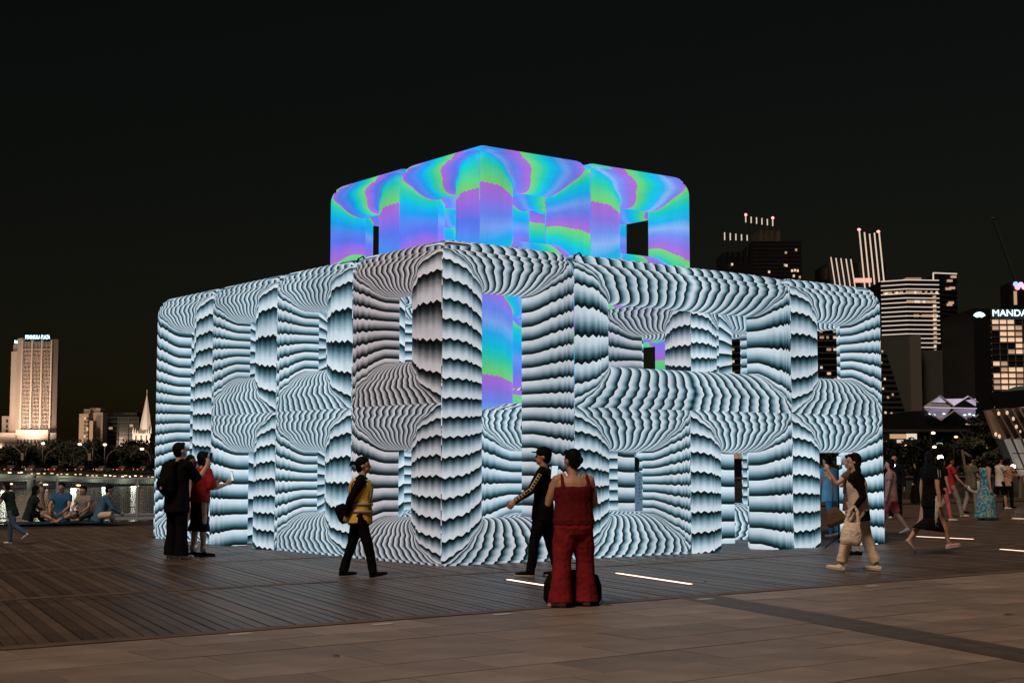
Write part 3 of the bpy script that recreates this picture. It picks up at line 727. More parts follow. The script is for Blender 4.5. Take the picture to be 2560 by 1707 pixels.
# podium
b = MB(); b.hexa([(X(0) - 8, -6), (X(160), -6), (X(156), 14), (X(0) - 8, 14)], -2, wz(1082)); pod = b.obj('podium', M_stone, tw)
b = MB(); b.hexa([(X(62), -7.5), (X(142), -7.5), (X(142), -5.9), (X(62), -5.9)], wz(1100), wz(1075)); b.obj('entrance_block', M_stone, tw)
for i in range(9):
    xx = 66 + i * 8.2
    b = MB(); b.box(X(xx), X(xx + 3), -7.8, -7.4, wz(1110), wz(1098)); b.obj('podium_recess', M_recess, tw)
for i in range(8):
    xx = 132 + i * 3.4
    b = MB(); b.box(X(xx), X(xx + 1.5), -6.3, -5.9, wz(1112), wz(1098)); b.obj('podium_recess', M_recess, tw)
b = MB(); b.hexa([(X(0) - 8, -9), (X(64), -9), (X(64), -6), (X(0) - 8, -6)], wz(1093), wz(1088)); b.obj('canopy', M_stone, tw)
me = text_mesh('SINGAPORE', 2.2, M_win[2], 0.05); sg = inst('podium_sign', me, tw, (X(1), -10, wz(1115))); sg.rotation_euler = (R(90), 0, 0)
mxx = max(v.co.x for v in me.vertices); sg.scale = ((X(33) - X(1)) / mxx, 0.9, 1)
spot(tw, (X(80), -42, wz(1095)), (X(98), 0, wz(985)), 105000, (1.0, 0.74, 0.56), 75)
spot(tw, (X(110), -22, wz(1090)), (X(105), 0, wz(1030)), 30000, (1.0, 0.72, 0.52), 100)
spot(tw, (X(25), -30, wz(1090)), (X(35), 5, wz(1000)), 45000, (1.0, 0.70, 0.48), 80)
tw.location.x -= 9 * k
# low wing at the left edge
lw = empty('low_block', (wx(5), YT + 20, 0), 0, 'low cream block with square windows at the left edge beside the tower', 'building')
b = MB(); b.box(wx(-25) - wx(5), wx(17) - wx(5), 0, 8, -2, wz(1040, YT + 20)); b.obj('wall', M_stone, lw)
for xx in (-14, -5, 4, 11):
    for yy in (1052, 1065, 1077):
        b = MB(); b.box(wx(xx) - wx(5), wx(xx + 5) - wx(5), -0.3, 0.4, wz(yy + 4, YT + 20), wz(yy - 4, YT + 20)); b.obj('window', M_recess, lw)
spot(lw, (0, -30, 6), (0, 0, 14), 22000, (1.0, 0.72, 0.5), 90)

# brown stepped block
Y2 = 700.0; k2 = Y2 / FPX
def mk(Y, x0):
    kk = Y / FPX
    return (lambda x: (x - x0) * kk), (lambda y: at(1280, y, Y).z), (x0 - 1280) * kk
fx, fz, ox = mk(Y2, 225)
bb = empty('stepped_block', (ox, Y2, 0), 0, 'brown stepped concrete block between the tower and the glass offices', 'building')
M_brf = pmat('lit brown concrete', (0.36, 0.28, 0.22), 0.85, noise=0.2, nscale=0.1)
for (x0, x1, y0, dd) in ((199, 222, 1034, 0), (204, 220, 1022, 4), (212, 238, 1018, 9), (222, 249, 1030, 6)):
    b = MB(); b.box(fx(x0), fx(x1), dd, dd + 8, -2, fz(y0)); b.obj('wall', M_brf, bb)
b = MB(); b.box(fx(228), fx(237), -2, 4, -2, fz(1052)); b.obj('stair_pier', M_brf, bb)
for i in range(8):
    for j in range(2):
        b = MB(); b.box(fx(212 + j * 6), fx(216 + j * 6), -0.25, 0.3, fz(1048 + i * 9), fz(1043 + i * 9)); b.obj('window', M_win[1] if (i * 3 + j) % 5 == 0 else M_recess, bb)
spot(bb, (fx(205), -30, fz(1110)), (fx(218), 0, fz(1060)), 30000, (1.0, 0.72, 0.48), 80)
# glass offices
fx, fz, ox = mk(720, 295)
go = empty('glass_offices', (ox, 720, 0), 0, 'dark glass office block left of the church spire', 'building')
b = MB(); b.box(fx(238), fx(348), 0.6, 9, -2, fz(1042)); b.obj('wall', pmat('dim glass', (0.02, 0.026, 0.026), 0.25), go)
M_mul = pmat('pale mullion', (0.10, 0.10, 0.09), 0.7)
for xx in (239, 269, 297, 322, 347):
    b = MB(); b.box(fx(xx - 0.7), fx(xx + 0.7), 0, 0.7, -2, fz(1042)); b.obj('mullion', M_mul, go)
for i in range(6):
    b = MB(); b.box(fx(269.7), fx(346.3), 0.2, 0.7, fz(1044 + i * 11), fz(1042.6 + i * 11)); b.obj('floor_edge', M_mul, go)
for (x0, x1, yy, mi) in ((243, 266, 1088, 0), (243, 255, 1066, 1), (260, 268, 1065, 0), (273, 282, 1070, 1), (244, 266, 1096, 1), (300, 309, 1096, 1), (325, 333, 1064, 1)):
    b = MB(); b.box(fx(x0), fx(x1), 0.3, 0.55, fz(yy + 3), fz(yy - 3)); b.obj('lit_window', M_win[mi], go)
b = MB(); b.box(fx(275), fx(335), 6, 18, fz(1042) + 0.02, fz(1030)); b.obj('plant_room', M_recess, go)
# church
fx, fz, ox = mk(640, 357)
ch = empty('church', (ox, 640, 0), 0, 'floodlit white church with tall pointed spire', 'church')
b = MB(); b.box(fx(333), fx(377), 0, 9, -2, fz(1083)); b.obj('tower_base', M_stoneW, ch)
n = 8; r0 = fx(357 + 19); zb_, za = fz(1083), fz(981)
b = MB(); vs_ = [(fx(358) + r0 * math.cos(2 * math.pi * (i + .5) / n), 6 + r0 * math.sin(2 * math.pi * (i + .5) / n), zb_ - 0.4) for i in range(n)] + [(fx(358.5), 6, za)]
b.add(vs_, [(i, (i + 1) % n, n) for i in range(n)]); b.obj('spire', M_stoneW, ch)
b = MB(); b.bar((fx(358.5), 6, za - 0.5), (fx(358.5), 6, za + 1.6), 0.22); b.obj('finial', M_stoneW, ch)
for xx, yy in ((334.5, 1066), (340, 1070), (373, 1070), (379, 1064), (346, 1074), (368, 1074)):
    b = MB(); w_ = fx(357 + 2); b.add([(fx(xx) - w_, -0.5, zb_), (fx(xx) + w_, -0.5, zb_), (fx(xx) + w_, 1, zb_), (fx(xx) - w_, 1, zb_), (fx(xx), 0.2, fz(yy))], [(0, 1, 4), (1, 2, 4), (2, 3, 4), (3, 0, 4)]); b.obj('pinnacle', M_stoneW, ch)
for xx in (342, 355, 368):
    b = MB(); b.hexa([(fx(xx - 1.6), -0.2), (fx(xx + 1.6), -0.2), (fx(xx + 1.6), 0.3), (fx(xx - 1.6), 0.3)], fz(1102), fz(1088)); b.obj('window', M_recess, ch)
spot(ch, (fx(357), -26, 1), (fx(357), 3, fz(1050)), 70000, (1.0, 0.80, 0.62), 75)

# ------------------------------------------------------------------ right hand skyline
M_tow = pmat('dark tower glass', (0.0065, 0.007, 0.0085), 0.3)
M_towb = pmat('dim tower wall', (0.016, 0.014, 0.013), 0.8)
M_line = pmat('light line', (0.9, 0.85, 0.75), 0.5, em=(1.0, 0.90, 0.78), es=0.42)
M_line2 = pmat('fin light', (0.9, 0.8, 0.7), 0.5, em=(1.0, 0.78, 0.62), es=0.50)
M_red = pmat('red beacon', (1, 0.1, 0.1), 0.5, em=(1.0, 0.25, 0.25), es=3.0)
rw = random.Random(11)
# tower with lit crown bars
Yx = 900; fx, fz, ox = mk(Yx, 1900)
A_ = empty('dark_tower', (ox, Yx, 0), 0, 'dark tower with lit crown bars rising behind the pavilion', 'building')
b = MB(); b.box(fx(1886), fx(2010), 0, 40, -2, fz(603)); b.obj('wall', M_tow, A_)
b = MB(); b.box(fx(1815), fx(1886), 3, 36, -2, fz(628)); b.obj('wing', M_tow, A_)
b = MB(); b.box(fx(1904), fx(1960), 4, 30, fz(603), fz(574)); b.obj('plant_room', pmat('dim warm wall', (0.05, 0.035, 0.028), 0.8), A_)
for i in range(5):
    b = MB(); x_ = 1817 + i * 14.2; b.box(fx(x_ - 1.3), fx(x_ + 1.3), 0, 0.8, fz(600 + i * 0.4), fz(581 + i * 1.6)); b.obj('crown_light', M_line, A_)
    b = MB(); b.box(fx(x_ - 0.6), fx(x_ + 0.6), 0.2, 0.9, fz(640), fz(600 + i * 0.4)); b.obj('crown_mast', M_towb, A_)
for i in range(6):
    b = MB(); x_ = 1871 + i * 13.6; b.box(fx(x_ - 1.3), fx(x_ + 1.3), 0, 0.8, fz(556 + i * 1.8), fz(540 + i * 1.8)); b.obj('crown_light', M_line, A_)
    b = MB(); b.box(fx(x_ - 0.5), fx(x_ + 0.5), 0.2, 0.9, fz(605), fz(556 + i * 1.8)); b.obj('crown_mast', M_towb, A_)
for xx, yy in ((1871, 537), (1939, 545)):
    b = MB(); b.ball((fx(xx), 0, fz(yy)), 0.9); b.obj('red_beacon', M_red, A_, smooth=True)
for i in range(14):
    b = MB(); yy = 612 + i * 9.5; b.box(fx(1888), fx(2008), -0.35, 0.1, fz(yy + 1.2), fz(yy)); b.obj('floor_band', M_towb, A_)
for (xx, yy, mi) in ((1969, 664, 2), (1965, 663, 1), (1983, 677, 2), (1990, 676, 0), (1997, 677, 0), (1925, 680, 0), (1832, 661, 2), (1968, 632, 1), (1994, 625, 1), (1987, 690, 0), (2002, 693, 1)):
    b = MB(); b.box(fx(xx), fx(xx + 5), -0.5, -0.36, fz(yy + 3), fz(yy - 3)); b.obj('lit_window', M_win[mi], A_)
# tower with slanted light fins
Yx = 860; fx, fz, ox = mk(Yx, 2150)
B_ = empty('fin_tower', (ox, Yx, 0), 0, 'tower edged with tall slanted light fins right of the pavilion', 'building')
b = MB(); b.box(fx(2078), fx(2225), 3, 40, -2, fz(655)); b.obj('wall', M_tow, B_)
for i, (xt, yt) in enumerate(((2084, 643), (2096.5, 645), (2109, 646), (2122, 647), (2134, 648))):
    b = MB(); b.bar((fx(xt), 0, fz(yt)), (fx(xt + 11), 0, fz(yt + 80)), 0.62); b.obj('light_fin', M_line2, B_)
for i, (xt, yt) in enumerate(((2157, 577), (2169.5, 581), (2182, 585), (2194, 583), (2205.5, 582))):
    b = MB(); b.bar((fx(xt), -0.3 * i, fz(yt)), (fx(xt + 20), -0.3 * i, fz(834)), 0.72); b.obj('light_fin', M_line2, B_)
for xx, yy in ((2156.5, 574), (2205, 579)):
    b = MB(); b.ball((fx(xx), 0, fz(yy)), (1.1, 0.8, 0.8)); b.obj('red_beacon', M_red, B_, smooth=True)
b = MB(); b.box(fx(2143), fx(2188), 2.4, 3, fz(705), fz(694)); b.obj('lit_terrace', pmat('red terrace light', (1, .4, .3), .5, em=(1, .45, .36), es=0.8), B_)
# building of white light bands
Yx = 620; fx, fz, ox = mk(Yx, 2300)
D_ = empty('banded_building', (ox, Yx, 0), 0, 'dark block drawn with many horizontal white light bands', 'building')
plan = [(fx(2217), 6), (fx(2272), 0), (fx(2357), 1.5), (fx(2357), 40), (fx(2217), 40)]
b = MB(); b.hexa(plan, -2, fz(699)); b.obj('wall', M_tow, D_)
b = MB(); b.hexa([(fx(2357), 3), (fx(2407), 4), (fx(2407), 40), (fx(2357), 40)], -2, fz(680)); b.obj('side_tower', M_tow, D_)
for i in range(27):
    yy = 700 + i * 11.2
    lo_ = 2217 if yy < 842 else 2304
    b = MB()
    def seg(m_, p, q_, zc): m_.bar((p[0], p[1], zc), (q_[0], q_[1], zc), 0.28, 0.42)
    if lo_ < 2272:
        seg(b, (fx(lo_), 5.6), (fx(2272), -0.3), fz(yy)); seg(b, (fx(2272), -0.3), (fx(2357), 1.2), fz(yy))
    else:
        if 868 < yy < 920: continue
        seg(b, (fx(lo_), 0.4), (fx(2394 if yy > 900 else 2357), 1.0), fz(yy))
    b.obj('light_band', M_line if yy < 842 else pmat('dim light band', (.8, .75, .65), .5, em=(1, .88, .75), es=0.42), D_)
for (x0, x1, yy, mi) in ((2222, 2355, 731, 2), (2272, 2355, 754, 2), (2290, 2357, 789, 2), (2225, 2268, 731, 2)):
    for xx in range(int(x0), int(x1) - 6, 7):
        if rw.random() < 0.25: continue
        ya = 5.6 - (xx - 2217) / 55 * 5.9 if xx < 2272 else -0.3 + (xx - 2272) / 85 * 1.5
        b = MB(); b.box(fx(xx), fx(xx + 5.5), ya - 0.25, ya + 0.2, fz(yy + 3.2), fz(yy - 3.2)); b.obj('lit_window', rw.choice([M_win[1], M_win[2], M_win[1]]), D_)
for i in range(14):
    b = MB(); b.box(fx(2340), fx(2347), 0.2, 1.0, fz(742 + i * 11.2 + 3), fz(742 + i * 11.2 - 3)); b.obj('lit_window', rw.choice([M_win[0], M_win[1], M_win[1]]), D_)
b = MB(); b.bar((fx(2346), 3, fz(700)), (fx(2346), 3, fz(681)), 0.5); b.bar((fx(2346), 3, fz(680)), (fx(2407), 3.5, fz(682)), 0.5); b.obj('roof_outline', M_line, D_)
for (xx, yy) in ((2380, 700), (2386, 718), (2376, 720), (2390, 690), (2382, 755), (2384, 795), (2384, 820), (2378, 760)):
    b = MB(); b.box(fx(xx), fx(xx + 14), 2.6, 2.9, fz(yy + 3), fz(yy - 3)); b.obj('lit_window', M_win[1], D_)
b = MB(); b.box(fx(2286), fx(2324), 8, 20, fz(699), fz(688)); b.obj('roof_box', pmat('warm roof box', (.3, .2, .15), .8, em=(1, .55, .38), es=0.25), D_)
for i in range(16):
    b = MB(); yy = 712 + i * 12; b.box(fx(2359), fx(2406), 2.7, 3.2, fz(yy + 0.9), fz(yy)); b.obj('floor_band', M_towb, D_)
# grey blank block
Yx = 480; fx, fz, ox = mk(Yx, 2250)
Gk = empty('grey_block', (ox, Yx, 0), 0, 'dim grey slab block with stepped dark terraces right of the pavilion', 'building')
M_gry = pmat('grey render wall', (0.036, 0.040, 0.034), 0.9, noise=0.1, nscale=0.1)
M_gry2 = pmat('pale pier', (0.085, 0.078, 0.068), 0.9)
b = MB(); b.add([(fx(2110), 2, -2), (fx(2279), 2, -2), (fx(2279), 30, -2), (fx(2110), 30, -2), (fx(2195), 2, fz(838)), (fx(2279), 2, fz(838)), (fx(2279), 30, fz(838)), (fx(2195), 30, fz(838))],
               [(0, 1, 5, 4), (1, 2, 6, 5), (2, 3, 7, 6), (3, 0, 4, 7), (4, 5, 6, 7)]); b.obj('wall', M_gry, Gk)
b = MB(); b.box(fx(2278), fx(2306), 0, 28, -2, fz(838.5)); b.obj('end_pier', M_gry2, Gk)
for i in range(12):
    b = MB(); yy = 880 + i * 13.5; b.box(fx(2180 - i * 2), fx(2222 + i * 4), 1.2, 2.2, fz(yy + 6), fz(yy)); b.obj('terrace_band', M_towb, Gk)
for (xx, yy, mi) in ((2208, 877, 1), (2213, 946, 0), (2208, 970, 0), (2220, 992, 1), (2213, 1030, 0), (2228, 1032, 1), (2205, 905, 1), (2232, 985, 1)):
    b = MB(); b.box(fx(xx), fx(xx + 4.5), 0.9, 1.15, fz(yy + 3.5), fz(yy - 2)); b.obj('lit_window', M_win[mi], Gk)
b = MB(); b.box(fx(2306), fx(2392), 6, 24, -2, fz(872)); b.obj('annex', M_gry, Gk)
# terraced block seen through the openings of the pavilion
Yx = 520; fx, fz, ox = mk(Yx, 1950)
Q_ = empty('terraced_block', (ox, Yx, 0), 0, 'dark terraced block with scattered lit rooms seen through the pavilion openings', 'building')
b = MB(); b.box(fx(1740), fx(2190), 0, 20, -2, fz(800)); b.obj('wall', M_tow, Q_)
for i in range(17):
    b = MB(); yy = 806 + i * 15; b.box(fx(1742), fx(2188), -1.2, 0.0, fz(yy + 3), fz(yy)); b.obj('terrace_band', M_gry, Q_)
for i in range(17):
    for j in range(26):
        if rw.random() < 0.36:
            x0 = 1746 + j * 17; yy = 813.5 + i * 15
            b = MB(); b.box(fx(x0), fx(x0 + rw.uniform(5, 12)), -0.35, -0.02, fz(yy + 3), fz(yy - 3)); b.obj('lit_window', rw.choice([M_win[1], M_win[1], M_win[0], M_win[2]]), Q_)
# small dark block with orange roof light
Yx = 560; fx, fz, ox = mk(Yx, 2420)
E_ = empty('narrow_block', (ox, Yx, 0), 0, 'narrow dark block with orange lit roof edge', 'building')
b = MB(); b.box(fx(2392), fx(2440), 0, 25, -2, fz(848)); b.obj('wall', M_tow, E_)
b = MB(); b.box(fx(2393), fx(2437), -0.4, 0, fz(850), fz(846)); b.obj('roof_light', M_win[1], E_)
b = MB(); b.box(fx(2420), fx(2436), 2, 8, fz(848), fz(835)); b.obj('roof_box', M_brown, E_)
for (xx, yy, mi) in ((2405, 888, 1), (2424, 893, 0), (2423, 900, 0), (2405, 962, 0), (2421, 966, 1), (2400, 941, 1), (2408, 941, 1), (2416, 941, 1), (2424, 940, 1)):
    b = MB(); b.box(fx(xx), fx(xx + 5), -0.3, -0.05, fz(yy + 2.5), fz(yy - 2)); b.obj('lit_window', M_win[mi], E_)
# hotel
Yx = 420; fx, fz, ox = mk(Yx, 2500)
H_ = empty('hotel', (ox, Yx, 0), 0, 'hotel at the right edge with grid of warm lit rooms and white fan emblem', 'building')
b = MB(); b.box(fx(2480), fx(2680), 0.8, 30, -2, fz(772)); b.obj('wall', pmat('hotel grid', (0.030, 0.028, 0.026), 0.8), H_)
b = MB(); b.box(fx(2436), fx(2481), -1, 30, -2, fz(772)); b.obj('stair_tower', M_tow, H_)
for i in range(21):
    for j in range(5):
        x0 = 2488 + j * 19.4 - i * 0.0; yy = 804 + i * 14.9
        lit = rw.random(); mt = M_win[0] if lit < 0.42 else (M_win[1] if lit < 0.66 else M_win[3])
        b = MB(); b.box(fx(x0), fx(x0 + 15), 0.4, 0.75, fz(yy + 5), fz(yy - 5)); f_ = b.obj('window', mt, H_)
for j in range(6):
    b = MB(); xx = 2484.5 + j * 19.4; b.box(fx(xx), fx(xx + 1.6), 0.2, 0.85, fz(1115), fz(796)); b.obj('mullion', pmat('hotel mullion', (0.10, 0.09, 0.08), 0.8), H_)
for i in range(22):
    b = MB(); yy = 797 + i * 14.9; b.box(fx(2481), fx(2600), 0.05, 0.83, fz(yy + 1.2), fz(yy)); b.obj('floor_edge', MATS['hotel mullion'], H_)
for i in range(20):
    b = MB(); b.ball((fx(2479.5), -0.8, fz(800 + i * 14.9)), (0.22, 0.22, 0.28), nu=8, nv=5); b.obj('edge_lamp', M_win[0], H_)
me = text_mesh('MANDARIN', 2.0, M_signB, 0.08); sg = inst('roof_sign', me, H_, (fx(2487), 0.2, fz(790))); sg.rotation_euler = (R(90), 0, 0)
hh = max(v.co.y for v in me.vertices); wd = max(v.co.x for v in me.vertices); sg.scale = ((fx(2487 + 127)) / wd - 0 if False else (127 * Yx / FPX) / wd, (fz(774) - fz(790)) / hh, 1)
b = MB(); cxl, czl = fx(2451), fz(795.5); rr = 17 * Yx / FPX; pts = []
for i in range(13):
    a = R(28 + 124 * i / 12); pts.append((cxl + rr * 1.05 * math.cos(a) * 0.93, czl + rr * math.sin(a) * 0.98 - rr * 0.12))
for i in range(5):
    a = R(150 - 120 * i / 4); pts.append((cxl + rr * 0.38 * math.cos(a), czl + rr * 0.22 * math.sin(a) - rr * 0.06))
b.add([(p[0], -1.4, p[1]) for p in pts] + [(p[0], -1.05, p[1]) for p in pts], [tuple(range(len(pts))), tuple(range(2 * len(pts) - 1, len(pts) - 1, -1))] + [(i, (i + 1) % len(pts), len(pts) + (i + 1) % len(pts), len(pts) + i) for i in range(len(pts))])
b.obj('fan_emblem', M_signB, H_)
# sign tower behind the hotel and a crane
fx, fz, ox = mk(600, 2550)
S_ = empty('sign_tower', (ox, 600, 0), 0, 'thin tower with pink and blue sign rising behind the hotel roof', 'building')
b = MB(); b.box(fx(2533), fx(2640), 0, 12, -2, fz(706)); b.obj('wall', M_tow, S_)
b = MB(); b.box(fx(2542), fx(2549), -0.6, 0, fz(762), fz(728)); b.obj('lit_column', M_win[1], S_)
for (xx, yy, cc, nm) in ((2547, 711, (0.25, 0.4, 1.0), 'blue sign'), (2551, 719, (1.0, 0.35, 0.45), 'pink sign'), (2560, 712, (0.9, 0.4, 0.8), 'violet sign'), (2568, 718, (1.0, 0.5, 0.5), 'rose sign')):
    b = MB(); b.ball((fx(xx), -0.6, fz(yy)), (1.15, 0.3, 1.1)); b.obj('sign_panel', pmat(nm, cc, .5, em=cc, es=1.6), S_, smooth=True)
fx, fz, ox = mk(650, 2500)
K_ = empty('crane', (ox, 650, 0), 0, 'faint dark crane jib against the sky above the hotel', 'crane')
b = MB(); b.bar((fx(2550), 0, fz(708)), (fx(2500), 0, fz(556)), 1.1); b.obj('jib', pmat('crane green', (0.010, 0.014, 0.011), .8), K_)
b = MB(); b.bar((fx(2550), 4, fz(720)), (fx(2550), 4, 0), 1.4); b.obj('mast', MATS['crane green'], K_)
b = MB(); b.ball((fx(2497), 0, fz(546)), (1.3, 0.6, 0.5)); b.obj('jib_head', M_dk, K_)
# violet lit folded glass roof
Yx = 300; fx, fz, ox = mk(Yx, 2380)
P_ = empty('folded_roof_hall', (ox, Yx, 0), 0, 'hall with folded diamond glass roof lit violet', 'building')
M_vio = pmat('violet lit roof panel', (0.55, 0.5, 0.62), 0.6, em=(0.52, 0.46, 0.66), es=0.62)
M_vio2 = pmat('violet glass dim', (0.2, 0.18, 0.24), 0.4, em=(0.30, 0.26, 0.38), es=0.42)
M_frame = pmat('dim roof frame', (0.12, 0.10, 0.09), 0.7, em=(0.5, 0.4, 0.33), es=0.22)
def quadp(parent, pts, dep, m, nm):
    b = MB(); n = len(pts)
    b.add([(fx(x), dep, fz(y)) for x, y in pts] + [(fx(x), dep + 0.5, fz(y)) for x, y in pts], [tuple(range(n)), tuple(range(2 * n - 1, n - 1, -1))] + [(i, (i + 1) % n, n + (i + 1) % n, n + i) for i in range(n)])
    return b.obj(nm, m, parent)
quadp(P_, [(2328, 1005), (2350, 992), (2366, 1006)], 0, M_vio, 'roof_panel'); quadp(P_, [(2362, 997), (2412, 996), (2384, 1013)], 0.1, M_vio, 'roof_panel'); quadp(P_, [(2416, 1000), (2440, 996), (2440, 1014)], 0.1, M_vio, 'roof_panel')
quadp(P_, [(2312, 1021), (2380, 1019), (2364, 1043), (2350, 1046), (2336, 1040)], 0.5, M_vio2, 'glass_panel'); quadp(P_, [(2385, 1022), (2440, 1022), (2440, 1034), (2422, 1050)], 0.5, M_vio2, 'glass_panel')
quadp(P_, [(2318, 1012), (2330, 1007), (2366, 1008), (2378, 1013), (2380, 1018), (2312, 1018)], 0.9, M_frame, 'gallery'); 
for p_, q_ in (((2310, 1018), (2440, 1021)), ((2310, 1016), (2350, 989)), ((2350, 989), (2382, 1014)), ((2382, 1014), (2420, 990)), ((2420, 990), (2444, 1006)), ((2310, 1022), (2350, 1050)), ((2350, 1050), (2384, 1026)), ((2384, 1026), (2422, 1053)), ((2422, 1053), (2444, 1036))):
    b = MB(); b.bar((fx(p_[0]), -0.3, fz(p_[1])), (fx(q_[0]), -0.3, fz(q_[1])), 0.22); b.obj('ridge_beam', M_vio if p_[1] in (1018, 1014) else M_frame, P_)
b = MB(); b.box(fx(2290), fx(2445), 1.5, 30, -2, fz(1026)); b.obj('wall', M_tow, P_)
for xx in (2325, 2335, 2360, 2412, 2424, 2434):
    b = MB(); b.ball((fx(xx), 0.2, fz(1033 + (xx % 7))), (0.35, 0.1, 0.2), nu=8, nv=5); b.obj('spot_lamp', pmat('pale blue spot', (.7, .8, 1), .5, em=(.7, .82, 1), es=1.2), P_)
# low promenade pavilion and dark stores
fx, fz, ox = mk(170, 2300)
W_ = empty('low_store', (ox, 170, 0), 0, 'long low dark building with a lit sign panel behind the walkers', 'building')
b = MB(); b.box(fx(1500), fx(2470), 0, 12, -2, fz(1072)); b.obj('wall', M_tow, W_)
b = MB(); b.box(fx(1500), fx(2470), -2.5, 0, fz(1080), fz(1074)); b.obj('eave', M_towb, W_)
for (x0, x1, y0, y1, m_) in ((2208, 2250, 1086, 1097, M_win[1]), (2248, 2273, 1085, 1099, M_win[2]), (2395, 2440, 1060, 1063, M_win[1]), (2418, 2440, 1066, 1071, M_win[0])):
    b = MB(); b.box(fx(x0), fx(x1), -2.9, -2.6, fz(y1), fz(y0)); b.obj('lit_panel', m_, W_)
for i in range(26):
    x0 = 1640 + i * 33 + rw.uniform(-8, 8); y0 = rw.uniform(1088, 1132)
    b = MB(); b.box(fx(x0), fx(x0 + rw.uniform(5, 16)), -0.3, -0.05, fz(y0 + rw.uniform(3, 8)), fz(y0)); b.obj('lit_window', rw.choice([M_win[1], M_win[1], M_win[0], M_win[2]]), W_)
for i in range(9):
    b = MB(); x0 = 1790 + i * 11; b.box(fx(x0), fx(x0 + 9.5), -0.2, -0.02, fz(1146), fz(1085)); b.obj('shop_bay', pmat('shop bay', (.25, .16, .1), .6, em=(1, .55, .3), es=0.30), W_)
for (xx, yy, m_) in ((2333, 1082, M_lampW), (2336, 1117, M_lampW), (2267, 1114, M_glow), (2390, 1092, M_glow)):
    b = MB(); p = at(xx, yy, 120); b.ball((p.x, p.y, p.z), (0.17, 0.12, 0.10)); o_ = b.obj('lamp_bulb', m_)
    r_ = empty('street_lamp', (p.x, 120.5, -0.6), 0, 'small lit lamp among dark trees at %s' % {2333: 'the top, below the folded roof hall', 2336: 'head height above the long-haired woman', 2267: 'the left, below the lit sign panel', 2390: 'the right, dim one'}[xx], 'street lamp', 'lamps along the right promenade')
    o_.parent = r_; o_.name = 'lamp_head'; o_.data.transform(Matrix.Translation((-p.x, -120.5, 0.6)))
    b = MB(); b.tube([(0, 0.2, 0), (0, 0.2, p.z + 0.6)], [0.06, 0.04], 6); b.obj('pole', M_dk, r_)
# slanted rib hall at the right edge
Yx = 95; fx, fz, ox = mk(Yx, 2500)
T_ = empty('ribbed_hall', (ox, Yx, 0), 0, 'hall with dark overhanging roof and slanted lit ribs at the right edge', 'building')
quadp(T_, [(2452, 991), (2465, 984), (2640, 968), (2640, 1012), (2470, 1024)], -2, M_tow, 'roof')
quadp(T_, [(2484, 984), (2530, 968), (2640, 955), (2640, 968), (2530, 980)], -1.2, pmat('roof glass', (0.05, 0.07, 0.08), 0.15, em=(0.25, 0.4, 0.45), es=0.05), 'roof_light')
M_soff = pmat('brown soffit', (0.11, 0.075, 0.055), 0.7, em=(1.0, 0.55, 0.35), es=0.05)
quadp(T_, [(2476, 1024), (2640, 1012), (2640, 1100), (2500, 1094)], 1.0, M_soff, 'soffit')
for i in range(7):
    x0 = 2490 + i * 19
    b = MB(); b.bar((fx(x0), 0.6, fz(1020)), (fx(x0 + 34), 0.2, fz(1094)), 0.12, 0.3); b.obj('rib', pmat('soffit rib', (0.045, 0.03, 0.022), 0.7), T_)
for (xx, yy) in ((2500, 1033), (2521, 1031), (2536, 1046), (2543, 1066), (2553, 1078), (2500, 1090), (2491, 1085)):
    b = MB(); b.ball((fx(xx), 0.3, fz(yy)), (0.10, 0.08, 0.14), nu=8, nv=5); b.obj('soffit_lamp', M_win[0], T_)
M_wrib = pmat('white slanted rib', (0.4, 0.36, 0.32), 0.7, em=(1.0, 0.86, 0.74), es=0.16)
for i in range(6):
    x0 = 2518 + i * 24
    quadp(T_, [(x0, 1097), (x0 + 11, 1097), (x0 + 56, 1205), (x0 + 42, 1205)], 0.4 + i * 0.01, M_wrib, 'slanted_rib')
for yy in (1133, 1172):
    b = MB(); b.bar((fx(2530), 0.2, fz(yy)), (fx(2660), 0.2, fz(yy)), 0.06); b.obj('transom', M_dk, T_)
quadp(T_, [(2512, 1096), (2660, 1100), (2660, 1220), (2560, 1220)], 1.6, pmat('dim hall glass', (0.02, 0.02, 0.02), 0.3, em=(0.5, 0.6, 0.55), es=0.02), 'glass_wall')
# trees on the right promenade
tr = ['dark tree just right of the pavilion behind the walkers', 'dark tree above the man in the dark jacket', 'dark tree behind the long-haired woman', 'dark tree below the folded roof hall', 'tall dark tree left of the ribbed hall', 'dark tree above the patterned shirt man', 'dark tree at the foot of the ribbed hall', 'dark tree seen through the arch of the pavilion']
for i, (x, yt, rw_, Y) in enumerate(((2235, 1098, 60, 118), (2285, 1090, 60, 126), (2345, 1094, 62, 122), (2400, 1075, 56, 130), (2455, 1020, 44, 112), (2440, 1085, 52, 108), (2490, 1100, 40, 104), (2060, 1085, 60, 120))):
    p = at(x, yt, Y); tree((p.x, p.y, -0.6), p.z + 0.6, rw_ / FPX * Y, 0 if i != 5 else 1, tr[i], 'trees on the right promenade', 1300, 0.22, 40 + i)
# raking timber props by the trees
for (x0, y0, x1, y1, lb) in ((2405, 1124, 2414, 1180, 'long pale timber prop leaning beside the right hand trees'), (2411, 1131, 2428, 1142, 'short pale timber prop beside the right hand trees')):
    b = MB(); b.bar(at(x0, y0, 75), at(x1, y1, 75), 0.12); b.obj('timber_prop', M_tim, label=lb, cat='post')
